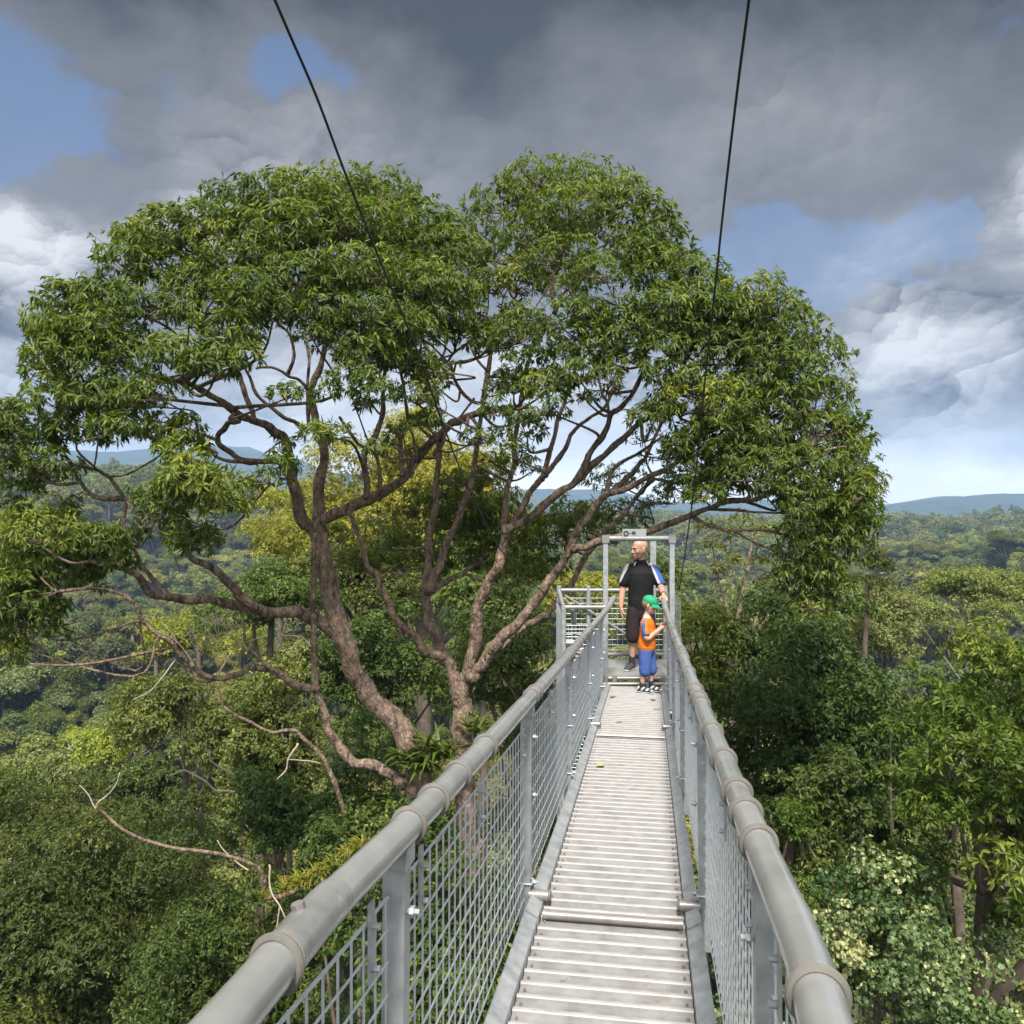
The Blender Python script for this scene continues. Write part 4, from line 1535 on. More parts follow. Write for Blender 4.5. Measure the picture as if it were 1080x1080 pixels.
LIMBS = [
    # left stem upwards
    ([(336, 560), (317, 543), (308, 512), (305, 474), (290, 457), (272, 444), (252, 438), (230, 422), (205, 408), (180, 400)], 15.6, 13.6, 9.0, 3.6),
    ([(335, 558), (336, 533), (339, 500), (342, 480), (335, 455), (329, 430), (331, 405), (338, 385), (345, 350), (350, 310)], 15.6, 15.8, 8.6, 3.0),
    ([(336, 566), (344, 548), (361, 538), (390, 525), (415, 512), (444, 479), (460, 462), (474, 447), (490, 440), (513, 435), (545, 430)], 15.6, 14.6, 8.2, 4.2),
    # big lower left limb and its fork
    ([(364, 672), (331, 654), (307, 646), (268, 643), (228, 636), (189, 633), (160, 626), (148, 612), (128, 600), (95, 592)], 15.5, 13.2, 9.5, 3.5),
    ([(272, 644), (255, 631), (243, 616), (224, 599), (203, 588), (190, 565), (180, 540)], 14.5, 13.9, 7.0, 3.0),
    ([(180, 633), (152, 600), (138, 574), (110, 565)], 13.8, 13.4, 3.6, 2.0),
    # slim stem and the limb it leaves
    ([(450, 842), (435, 834), (422, 824), (410, 815), (393, 808), (377, 803), (360, 789), (347, 773), (342, 752), (337, 733), (333, 715), (332, 693), (331, 645), (331, 600), (333, 562)], 14.9, 15.0, 9.0, 3.0),
    ([(336, 728), (313, 722), (297, 713), (280, 707), (263, 704), (252, 711), (233, 714), (213, 710), (200, 699), (188, 689), (180, 678), (169, 670), (151, 656), (141, 635), (120, 624), (91, 621), (60, 625)], 14.9, 13.0, 5.2, 2.0),
    ([(297, 713), (280, 700), (266, 688), (258, 676), (257, 660), (246, 650)], 14.5, 14.2, 2.8, 1.2),
    ([(233, 714), (217, 719), (205, 714), (195, 705), (185, 697)], 14.2, 13.9, 2.6, 1.2),
    # right stem, left fork
    ([(485, 726), (479, 715), (474, 705), (467, 690), (459, 672), (453, 655), (451, 625), (451, 600), (453, 575), (457, 545), (460, 510), (463, 480), (458, 455)], 15.6, 16.8, 9.0, 3.2),
    ([(452, 625), (457, 607), (467, 587), (474, 566), (484, 549), (494, 520), (500, 490), (507, 445), (512, 408), (517, 375), (525, 340)], 15.8, 16.6, 6.5, 2.2),
    ([(455, 624), (463, 618), (477, 610), (493, 600), (508, 590), (525, 575)], 15.9, 17.4, 4.6, 2.2),
    ([(468, 694), (453, 689), (440, 677), (427, 662), (415, 647), (405, 630), (397, 610), (388, 592), (379, 566), (367, 540)], 15.5, 14.9, 6.2, 3.0),
    # right stem, right fork
    ([(487, 728), (491, 712), (498, 685), (502, 660), (504, 645), (510, 622), (520, 604), (529, 583), (532, 563), (540, 556), (565, 540), (590, 520), (612, 503), (623, 478), (634, 462), (643, 441), (655, 428), (667, 415), (680, 385)], 15.6, 14.6, 9.5, 2.8),
    ([(610, 505), (633, 483), (653, 467), (673, 448), (697, 423), (715, 395), (735, 360)], 15.0, 14.4, 5.2, 2.4),
    ([(532, 566), (533, 545), (535, 515), (541, 490), (543, 460), (548, 430), (553, 395)], 15.4, 15.8, 4.8, 2.2),
    ([(540, 558), (553, 530), (563, 513), (580, 493), (590, 482), (598, 467), (607, 452), (623, 440), (638, 430), (650, 400)], 15.2, 15.6, 4.8, 1.8),
    ([(571, 507), (578, 482), (584, 463), (590, 440), (600, 410), (610, 380)], 15.3, 15.8, 4.2, 2.0),
    ([(643, 442), (641, 428), (636, 415), (630, 395)], 14.8, 15.2, 2.8, 1.5),
    # low right limbs that pass behind the gate
    ([(496, 716), (505, 705), (515, 692), (527, 678), (542, 660), (567, 634), (578, 616), (590, 598), (598, 582), (605, 565), (614, 552), (628, 535), (642, 520), (657, 518), (684, 503), (707, 492), (722, 478), (745, 450)], 15.5, 14.4, 8.5, 2.8),
    ([(640, 520), (647, 497), (663, 483), (678, 475), (700, 460)], 14.9, 15.3, 3.4, 1.6),
    ([(645, 520), (658, 507), (673, 492), (683, 478), (700, 440), (720, 410)], 14.9, 16.0, 4.2, 2.0),
    ([(604, 578), (616, 575), (632, 571), (650, 567), (683, 561), (702, 554), (722, 546), (745, 537), (773, 528), (797, 526), (816, 517), (832, 505), (850, 480)], 14.9, 13.4, 5.6, 2.6),
    ([(728, 544), (740, 550), (752, 555), (773, 559), (801, 559), (834, 566), (855, 580)], 14.2, 13.6, 3.0, 1.6),
    ([(775, 558), (790, 568), (803, 576), (826, 584), (843, 594), (858, 606)], 13.9, 13.5, 2.0, 1.2),
    ([(745, 537), (775, 538), (805, 540), (838, 541)], 14.1, 13.6, 2.4, 1.2),
    ([(514, 698), (530, 680), (548, 666), (567, 652), (580, 645), (598, 622), (610, 602), (619, 586), (630, 571), (641, 558), (657, 543), (673, 522), (690, 505)], 15.6, 16.4, 5.5, 2.5),
    # finer branches high in the crown
    ([(325, 452), (310, 445), (297, 438), (273, 420), (263, 398), (257, 385)], 15.7, 15.0, 3.0, 1.8),
    ([(270, 446), (260, 417), (252, 392), (246, 365)], 14.9, 15.2, 4.0, 2.2),
    ([(252, 443), (242, 446), (233, 455), (229, 467), (246, 478), (267, 487), (290, 487), (303, 491)], 14.9, 15.4, 3.4, 4.0),
    ([(304, 395), (310, 375), (305, 352), (291, 338), (280, 320)], 15.6, 15.2, 2.4, 1.5),
    ([(326, 411), (315, 401), (304, 396), (287, 388), (270, 389)], 15.7, 15.2, 2.6, 1.6),
    ([(326, 452), (325, 408), (325, 370), (320, 330)], 15.8, 16.2, 3.0, 1.6),
    ([(385, 525), (386, 500), (384, 480), (397, 460), (404, 433), (404, 400), (410, 360)], 14.9, 15.4, 4.6, 2.4),
    ([(402, 517), (400, 495), (396, 478), (380, 470), (365, 450), (358, 440)], 14.9, 15.4, 3.0, 1.8),
    ([(424, 502), (423, 480), (423, 458), (430, 443), (427, 417), (423, 395), (420, 360)], 14.9, 15.5, 3.2, 1.8),
    ([(440, 485), (436, 462), (430, 447)], 14.9, 15.4, 2.2, 1.6),
    ([(458, 480), (467, 461), (478, 448), (487, 437), (500, 420)], 14.9, 15.8, 2.4, 1.5),
    ([(510, 427), (497, 422), (483, 407), (476, 387), (473, 380), (480, 372), (497, 360), (505, 345)], 14.7, 15.0, 2.8, 1.5),
    ([(476, 383), (500, 380), (516, 367), (525, 350)], 15.0, 15.4, 2.6, 1.6),
    ([(462, 383), (447, 363), (440, 345)], 15.2, 15.4, 2.2, 1.4),
    ([(462, 383), (470, 367), (468, 345)], 15.2, 15.6, 2.0, 1.3),
    ([(515, 392), (502, 377), (495, 362)], 16.0, 16.0, 2.0, 1.3),
    ([(267, 487), (240, 486), (215, 470), (205, 440)], 14.9, 14.5, 3.0, 1.6),
    ([(134, 527), (103, 526), (85, 508), (75, 490), (62, 470), (55, 455)], 13.6, 13.3, 3.6, 2.0),
    ([(134, 527), (120, 508), (110, 500), (95, 494), (70, 492)], 13.6, 13.2, 2.8, 1.6),
    ([(85, 509), (60, 511), (42, 502), (33, 494)], 13.4, 13.2, 2.4, 1.4),
    ([(134, 527), (131, 555), (138, 574)], 13.6, 13.5, 2.4, 1.6),
    ([(200, 372), (185, 352), (165, 338), (150, 330)], 14.0, 14.0, 2.4, 1.4),
    ([(560, 330), (545, 320), (535, 300), (540, 280)], 16.4, 16.0, 2.2, 1.4),
    ([(585, 330), (583, 300), (588, 280), (595, 262)], 16.6, 16.4, 3.4, 2.0),
    ([(585, 330), (595, 310), (603, 295)], 16.6, 16.4, 2.6, 1.6),
    ([(223, 332), (215, 320), (214, 308), (222, 298)], 14.2, 14.2, 2.2, 1.6),
    ([(553, 395), (565, 360), (580, 335)], 15.8, 16.6, 2.6, 3.0),
]
for L_ in LIMBS:
    big = L_[3] > 4.9
    limb_obj(*L_, sides=12 if big else 8)
# bare, weathered boughs low on the left
DEAD = [
    ([(366, 893), (345, 915), (320, 934), (298, 946), (278, 946)], 14.0, 13.2, 4.0, 3.0),
    ([(445, 850), (423, 859), (408, 862), (391, 868), (374, 881), (366, 889)], 14.6, 14.2, 4.4, 3.6),
    ([(367, 900), (366, 889), (363, 860), (356, 835), (346, 812), (335, 793), (322, 780), (312, 772), (302, 770), (283, 772), (263, 761), (244, 751), (235, 743), (230, 724)], 14.2, 13.4, 4.2, 1.3),
    ([(314, 784), (304, 800), (302, 812), (292, 822)], 13.8, 13.8, 1.6, .8),
    ([(340, 805), (320, 802), (304, 801)], 14.0, 13.8, 1.1, .8),
    ([(278, 950), (279, 930), (273, 918), (264, 911), (244, 903), (217, 898), (181, 894), (156, 887), (133, 877), (111, 860), (101, 852)], 13.2, 12.6, 3.2, 1.7),
    ([(101, 853), (104, 846), (114, 838), (122, 828), (126, 815)], 12.6, 12.6, 1.2, .6),
    ([(101, 853), (93, 838), (84, 828)], 12.6, 12.6, 1.0, .5),
    ([(182, 817), (193, 813), (200, 815), (215, 822), (228, 833), (248, 835)], 17.5, 17.8, 1.0, 1.4),
    ([(195, 814), (190, 800)], 17.5, 17.4, .9, .5),
    ([(216, 783), (221, 797), (226, 805), (238, 812), (247, 817)], 17.6, 17.8, .8, 1.3),
    ([(185, 695), (172, 713), (158, 729), (140, 738)], 13.9, 13.5, 1.0, .5),
    ([(302, 757), (310, 745), (322, 739), (327, 741)], 15.0, 15.2, 1.0, .6),
    ([(297, 670), (312, 671), (320, 673), (328, 681)], 14.8, 14.9, .9, 1.2),
    ([(320, 673), (308, 685), (298, 693)], 14.8, 14.8, .8, .5),
    ([(284, 912), (285, 938), (295, 955), (303, 973)], 11.2, 11.0, 1.3, .9),
    ([(295, 955), (293, 972), (290, 985)], 11.1, 11.0, .9, .6),
    ([(229, 886), (236, 897), (248, 908), (262, 918)], 14.2, 14.2, .7, 1.1),
]
for q in range(14):     # tangle of thin twigs
    a = (tg.uniform(165, 260), tg.uniform(640, 665))
    DEAD.append(([a, (a[0] + tg.uniform(-25, 20), a[1] + tg.uniform(5, 25)), (a[0] + tg.uniform(-45, 40), a[1] + tg.uniform(-10, 45))], 14.0, 13.9, .8, .4))
deadm = {}
for i, D_ in enumerate(DEAD):
    D_[0][0]
    limb_obj(*D_, name='bare_bough', mat='bark' if D_[3] > 2.9 else 'bark_dead', keep=False, sides=8)

# foliage mounds: photo position, half width, half height in photo pixels
LEFT = """345 198 50 26;300 206 45 28;257 216 45 28;400 206 45 28;440 236 40 25;215 234 40 26;170 246 42 26;132 276 34 26;300 242 55 30;362 238 55 30;420 262 50 28;468 262 40 28;
240 266 50 30;185 282 45 30;110 314 45 26;68 314 34 20;52 344 28 25;500 290 36 28;445 302 50 28;380 282 50 28;320 292 50 28;262 312 45 28;150 322 45 28;200 326 38 24;80 372 45 28;
44 382 22 24;130 366 45 28;345 328 42 26;398 330 50 28;458 330 40 20;290 324 38 20;243 344 38 24;188 376 42 26;60 418 42 28;108 412 45 28;158 412 36 24;225 380 34 20;262 372 28 16;
362 356 36 22;388 372 40 24;425 378 34 22;395 408 28 22;440 414 26 28;458 396 22 24;452 442 18 18;30 456 40 30;82 452 40 24;128 448 34 18;12 500 38 30;58 488 32 20;10 552 35 28;
190 456 32 26;186 490 38 28;200 520 40 26;238 532 32 20;190 560 30 24;95 568 42 24;42 590 48 30;30 640 42 22;8 672 24 20;50 540 38 20;345 415 16 22;348 455 22 16;20 600 40 30;70 610 40 22;40 562 50 28;92 545 40 24;60 598 55 28;112 590 34 22;15 625 40 30;28 655 40 24;5 690 25 20;122 560 30 22;215 502 45 28;166 520 34 26;202 572 34 20;230 470 26 18;10 470 30 26;
300 416 18 12;292 484 24 18;285 505 22 12;165 540 22 18;120 590 26 14;330 352 20 14;210 300 40 24;280 265 40 26;230 300 36 24;355 300 44 24;416 345 36 22;70 350 40 26;95 345 36 22;
372 395 24 16;5 440 24 26;0 620 30 30;415 292 44 26;330 215 46 26;395 235 46 26;475 240 26 20;470 305 40 26;502 328 34 20;492 268 30 22;452 380 28 20;470 428 20 16;522 428 20 16;425 450 20 14;440 345 34 18;505 355 24 14;480 345 22 12;410 375 26 16;375 425 16 12;330 455 18 12;395 470 14 10;505 460 18 12"""
RIGHT = """545 300 32 22;530 330 30 20;560 280 30 18;515 300 24 20;570 186 45 24;622 188 42 24;532 214 40 26;658 206 34 26;600 222 55 28;650 240 48 28;700 256 34 24;560 250 45 25;512 240 28 24;592 268 42 20;640 288 45 24;690 288 45 28;
735 290 35 24;700 322 48 24;750 320 45 28;790 314 40 24;592 336 52 22;548 352 42 24;622 362 44 24;662 346 36 20;562 386 44 24;612 394 32 18;542 408 28 18;580 428 26 18;556 452 24 18;
545 478 20 16;575 408 30 18;702 362 44 26;752 366 50 30;800 354 45 28;840 350 38 24;868 374 28 24;704 398 42 22;740 420 50 28;690 436 32 18;790 400 50 28;838 400 45 28;878 410 28 24;
762 462 50 30;812 450 45 28;860 446 42 28;894 440 18 22;722 468 34 20;762 500 44 26;802 496 48 28;850 490 45 28;898 490 28 28;904 520 22 22;862 530 44 28;888 552 32 24;850 572 38 24;
868 602 34 22;854 622 26 16;742 522 26 12;665 375 34 18;640 330 40 20;720 340 42 24;770 340 44 24;600 300 24 14;690 222 26 18;672 268 40 24;545 200 30 20;820 325 34 20;812 375 44 26;
770 435 44 24;835 425 40 24;880 470 30 26;840 520 40 26;830 545 30 18;885 580 26 20;645 398 24 16;620 420 16 12;900 465 22 22;520 460 14 12;870 560 45 28;846 602 34 26;900 540 38 26;880 622 30 20;858 640 20 14;914 512 26 22;820 475 40 24;780 480 40 24;735 490 36 20"""
# shaded foliage on the far side of the trunks
BACK = """510 530 40 26;478 520 30 22;402 568 32 24;392 592 24 18;440 566 30 20;600 542 40 22;622 562 34 20;560 582 30 22;548 602 34 24;655 505 38 18;690 542 30 16;530 562 26 18;
640 540 30 18;360 565 20 16;500 560 26 20;575 600 26 20;520 500 22 16;705 525 22 14;660 560 26 14;585 560 30 20;470 550 26 16;495 545 44 28;530 545 36 24;475 575 30 20;420 590 40 24;375 590 26 18;570 565 36 22;520 585 30 20;490 505 26 16;450 530 24 16;610 550 30 20"""


def parse(s):
    return [tuple(float(v) for v in q.split()) for q in s.replace('\n', '').split(';') if q.strip()]


GAPS = [(245, 452, 30, 26), (288, 366, 14, 26), (230, 405, 10, 8), (350, 432, 24, 16), (490, 408, 18, 28), (610, 462, 34, 28), (668, 402, 14, 16), (400, 445, 14, 16), (145, 490, 26, 22),
        (115, 535, 30, 20), (250, 485, 30, 14), (160, 582, 20, 16), (636, 432, 16, 12), (575, 318, 7, 6), (222, 318, 8, 16), (300, 440, 18, 10), (270, 465, 24, 12),
        (375, 460, 14, 14), (318, 380, 10, 22), (470, 425, 9, 14), (590, 490, 20, 16), (690, 470, 12, 10), (720, 540, 40, 12), (790, 545, 40, 16), (120, 500, 20, 14),
        (470, 370, 12, 14), (200, 345, 10, 7), (415, 395, 10, 8), (345, 370, 8, 8), (520, 380, 12, 10), (565, 420, 8, 8), (640, 400, 10, 6), (720, 440, 8, 6), (600, 350, 8, 6), (160, 300, 6, 5), (95, 390, 7, 5), (135, 400, 7, 6), (75, 480, 10, 8), (180, 430, 10, 8), (205, 480, 8, 10), (860, 425, 9, 7), (815, 430, 7, 6), (760, 390, 7, 5), (690, 370, 7, 6), (520, 320, 10, 14), (445, 455, 20, 10), (330, 470, 20, 12)]


def in_gap(x, y, k=1.0):
    return any(((x - a) / (c * k)) ** 2 + ((y - b) / (d * k)) ** 2 < 1 for a, b, c, d in GAPS)


def dome_depth(x, y, cx, cy, rx, ry, k):
    q = 1 - ((x - cx) / rx) ** 2 - ((y - cy) / ry) ** 2
    return k * math.sqrt(max(0.0, q))


clumps = []
for (x, y, rx, ry) in parse(LEFT):
    D = 15.8 - dome_depth(x, y, 250, 430, 290, 280, 3.6) + tg.uniform(-.35, .35)
    if x < 120 and y > 430: D = 13.3 + tg.uniform(-.4, .4)
    clumps.append((x, y, rx, ry, D, 1.0))
for (x, y, rx, ry) in parse(RIGHT):
    D = 16.4 - dome_depth(x, y, 720, 430, 270, 290, 2.9) + tg.uniform(-.35, .35)
    if y > 480 and x > 800: D = 13.5 + tg.uniform(-.4, .4)
    clumps.append((x, y, rx, ry, D, 1.0))
front_n = len(clumps)
for (x, y, rx, ry) in parse(BACK):
    clumps.append((x, y, rx, ry, 17.2 + tg.uniform(-.4, .9), 1.0))
# the rest of the crown's volume, behind the front mounds
for (x, y, rx, ry, D, q) in list(clumps[:front_n]):
    for rep in range(2):
        x2, y2 = x + tg.normal() * 18, y + abs(tg.normal()) * 8 + 6
        cx, cy = (255, 430) if x < 505 else (715, 430)
        x2 = cx + (x2 - cx) * .93
        if in_gap(x2, y2, 1.0) or y2 > 540: continue
        if tg.uniform() < .60: continue
        clumps.append((x2, y2, rx * .85, ry * .8, D + tg.uniform(.7, 1.6) + rep * tg.uniform(.8, 2.4), .62))

parts_ = []
twigs = MB()
NP = np.array([n[:3] for n in nodes]); NR = np.array([n[3] for n in nodes])
for (x, y, rx, ry, D, dens) in clumps:
    c = P(x, y, D)
    a, bz = rx / F * D * .95, ry / F * D * .95
    ay = a * tg.uniform(.75, 1.0)
    n = int(dens * 17 * (1.15 if D > 17 else 1) * (rx * ry) / 300 * TUFT_K)
    p, u = clump_points(tg, c, a, ay, bz * 1.05, n, low=-.55, inner=.55)
    # keep the gaps through which sky and branches show
    sxp = 540 + p[:, 0] / p[:, 1] * F; syp = 530 - p[:, 2] / p[:, 1] * F
    ok = np.ones(len(p), bool)
    for ga in GAPS:
        ok &= ((sxp - ga[0]) / (ga[2] * 1.0)) ** 2 + ((syp - ga[1]) / (ga[3] * 1.0)) ** 2 > 1
    p, u = p[ok], u[ok]
    if len(p) == 0: continue
    out = u * [1, 1, .8] + [0, 0, .25]
    tb = tg.normal(.0, .10) + (tg.uniform() < .12) * .25 + np.clip(u[:, 2], -.4, 1) * .15  # new flush on mound tops, tinted lighter as if lit from above
    ls = tg.uniform(.82, 1.2)
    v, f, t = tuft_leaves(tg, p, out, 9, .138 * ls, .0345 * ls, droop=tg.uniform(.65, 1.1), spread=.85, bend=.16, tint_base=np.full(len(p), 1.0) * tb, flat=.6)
    parts_.append((v, f, t))
    # a bough from the skeleton, then twigs fanning to the leaf bunches
    dd = np.linalg.norm(NP - c, axis=1) + (NP[:, 2] > c[2]) * .8 + np.maximum(0, NP[:, 2] - c[2]) * 1.5
    j = int(np.argmin(dd))
    s0 = NP[j]
    root = c - np.array([0, 0, bz * .45])
    L0 = np.linalg.norm(root - s0)
    if L0 < 2.5 and dens > .6:
        mid1 = s0 * .6 + root * .4 + tg.normal(size=3) * .14 * L0 - [0, 0, .05 * L0]
        q = spline(np.array([s0, mid1, root]), 5)
        r0 = min(NR[j] * .75, .036)
        twigs.tube(q, np.linspace(r0, .012, len(q)), 6, cap=False)
        for e in p[tg.choice(len(p), min(len(p), 10), replace=False)]:
            m1 = root * .5 + e * .5 + [0, 0, -.04] + tg.normal(size=3) * .03
            twigs.tube(spline(np.array([root, m1, e]), 3), np.linspace(.011, .004, 7), 4, cap=False)
V_, F_, T_ = gather(parts_)
print('hero leaves', len(V_) // 4)
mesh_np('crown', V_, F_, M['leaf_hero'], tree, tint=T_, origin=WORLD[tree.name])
twigs.build('twigs', M['bark'], tree, smooth=True, origin=WORLD[tree.name])

# ------------------------------------------------------------------ plants perched on the boughs
def strap_plant(name, c, n, ln, wd, label, cat, mat, group=None, up=.5, width=(.1, .1)):
    rng = np.random.default_rng(int(abs(c[0] * 1000 + c[2] * 77)) + 5)
    mb = MB()
    vs, fs, ts, k = [], [], [], 0
    for i in range(n):
        a = rng.uniform(0, 6.28)
        d = np.array([math.cos(a), math.sin(a), 0])
        b0 = c + np.array([rng.uniform(-1, 1) * width[0], rng.uniform(-1, 1) * width[1], rng.uniform(-.04, .04)])
        if width[0] > .5: b0[2] += (b0[0] - c[0]) * .55 - .12 * math.cos(2.5 * (b0[0] - c[0]))
        L1 = ln * rng.uniform(.55, 1.1)
        el0 = rng.uniform(up * .6, min(1.45, up * 1.9))
        s = np.array([-d[1], d[0], 0])
        pts = []
        pos = b0.copy(); ang = el0
        for q in range(6):
            pts.append(pos.copy())
            pos = pos + (d * math.cos(ang) + np.array([0, 0, 1]) * math.sin(ang)) * L1 / 5
            ang -= rng.uniform(.15, .42)
        for q, p_ in enumerate(pts):
            w_ = wd * (0.45, .8, 1, .9, .6, .08)[q] * .5
            vs += [p_ - s * w_, p_ - np.array([0, 0, w_ * .3]), p_ + s * w_]
        for q in range(5):
            o_ = k + q * 3
            fs += [(o_, o_ + 1, o_ + 4, o_ + 3), (o_ + 1, o_ + 2, o_ + 5, o_ + 4)]
        ts += [np.clip(rng.normal(.5, .25), 0, 1)] * 18
        k += 18
    o = mesh_np(name, np.array(vs), np.array(fs), M[mat], tint=ts, origin=c)
    return tag(o, label, cat, group)


strap_plant('perching_fern', P(442, 812, 14.7), 46, .62, .075, "bird's nest fern clinging to the foot of the leaning left trunk", 'fern', 'leaf_fern', 'ferns perched on the big tree', .7, (.12, .12))
strap_plant('perching_fern', P(424, 800, 14.9), 34, .55, .07, "small fern in the fork left of the leaning trunk's foot", 'fern', 'leaf_fern', 'ferns perched on the big tree', .6, (.1, .1))
strap_plant('perching_fern', P(464, 800, 14.8), 60, .75, .075, 'large strap leaved fern between the two trunks above the handrail', 'fern', 'leaf_fern', 'ferns perched on the big tree', .8, (.25, .15))
strap_plant('perching_fern', P(502, 772, 15.0), 34, .5, .06, 'fern growing against the right trunk just above the handrail', 'fern', 'leaf_fern', 'ferns perched on the big tree', .7, (.14, .1))
strap_plant('orchid_clump', P(340, 915, 12.9), 420, .30, .024, 'tufted clump of yellow and orange grassy orchid leaves behind the handrail', 'plant', 'leaf_orchid', None, 1.0, (.62, .12))
strap_plant('orchid_tuft', P(279, 946, 13.0), 50, .16, .02, 'small orange tuft of leaves at the end of a bare bough', 'plant', 'leaf_orchid', None, .8, (.05, .05))
# the mossy bough that carries the orchids
# ------------------------------------------------------------------ neighbouring trees
def crown_leaves(rng, c, rx, ry, rz, ncl, leaf, per, dens, droop, spread, face=True, seg=1, flat=.5, low=-.35, clr=.40, umbrella=False, tvar=.10):
    """mounds of leaf bunches over an uneven dome; returns leaf arrays and the mound centres"""
    parts, cents = [], []
    nl = max(4, ncl // 5)
    lobes = []
    for i in range(nl):
        u = norm(rng.normal(size=3))
        if u[2] < low: u[2] = -u[2]
        if face and u[1] > .35 and rng.uniform() < .75: u[1] = -u[1]
        if umbrella:
            u = norm(u * [1, 1, .55]); u[2] = abs(u[2])
            rr = rng.uniform(.35, 1.0)
            k = np.array([u[0] * rx * rr, u[1] * ry * rr, rz * (1 - rr ** 2) * .9 + rz * rng.uniform(-.25, .1)])
        else:
            rr = rng.uniform(.38, .80)
            k = u * np.array([rx, ry, rz]) * rr
        lobes.append((k, rng.normal(0, tvar * .6)))
    for i in range(ncl):
        k0, lt = lobes[i % nl]
        a = clr * .78 * min(rx, rz * 1.3) * rng.uniform(.45, 1.25)
        k = k0 + rng.normal(size=3) * np.array([rx, ry, rz]) * (.20 if not umbrella else .10) * np.array([1, 1, .6 if umbrella else 1])
        cc = np.asarray(c) + k
        cents.append(cc)
        ls = rng.uniform(.8, 1.2)
        n = int(dens * 6.0 * a * a * .9 / (leaf[0] * .95 * ls) ** 2)
        p, uu = clump_points(rng, cc, a, a, a * (.5 if umbrella else .75), max(n, 6), low=-.4, inner=.75)
        p = p + rng.normal(size=p.shape) * a * .10
        out = uu * [1, 1, .8] + [0, 0, .3]
        tb = lt + rng.normal(0, tvar * .6) + (rng.uniform() < .08) * .3
        parts.append(tuft_leaves(rng, p, out, per, leaf[0] * ls, leaf[1] * ls, droop=droop * rng.uniform(.6, 1.3), spread=spread, bend=.14, seg=seg, tint_base=np.full(len(p), tb), flat=flat))
    V, Fc, T = gather(parts)
    return V, Fc, T, cents


def near_tree(label, px, py, D, rx, ry, mat, leaf=(.14, .055), per=6, ncl=26, dens=1.0, droop=.35, spread=.9, bark='bark_dark', seed=0, cat='tree', group=None, name='forest_tree', seg=1,
              flat=.5, umbrella=False, clr=.40, tr=None, low=-.75, show=.14, tvar=.10):
    rng = np.random.default_rng(1000 + seed)
    c = P(px, py, D)
    a, b = rx / F * D, ry / F * D
    V, Fc, T, cents = crown_leaves(rng, c, a, a * .9, b, ncl, leaf, per, dens, droop, spread, True, seg, flat, low, clr, umbrella, tvar)
    gx, gy = c[0] + rng.uniform(-1, 1) * .6, c[1] + rng.uniform(.2, 1.2)
    base = np.array([gx, gy, float(ground_z(gx, gy)) - .5])
    root = empty(name, base, label, cat, group)
    tr = tr or max(.14, a * .07)
    mb = MB()
    top = c + np.array([0, .2, -b * .25])
    p = spline(np.array([base, base * .6 + top * .4 + rng.normal(0, .4, 3) * [1, 1, 0], base * .2 + top * .8 + rng.normal(0, .3, 3) * [1, 1, 0], top]), 6)
    rr = np.linspace(tr * 1.5, tr * .55, len(p))
    mb.tube(p, rr, 9)
    for cc in cents:
        if rng.uniform() > show: continue
        j = int(len(p) * rng.uniform(.72, .98))
        s0 = p[min(j, len(p) - 1)]
        m1 = s0 * .5 + cc * .5 + rng.normal(0, .10, 3) * np.linalg.norm(cc - s0) + [0, 0, -.1]
        q = spline(np.array([s0, m1, cc]), 4)
        mb.tube(q, np.linspace(tr * .5, tr * .08, len(q)), 6, cap=False)
    mb.build('trunk', M[bark], root, smooth=True, origin=base)
    mesh_np('crown', V, Fc, M[mat], root, tint=T, origin=base)
    return root, len(T)


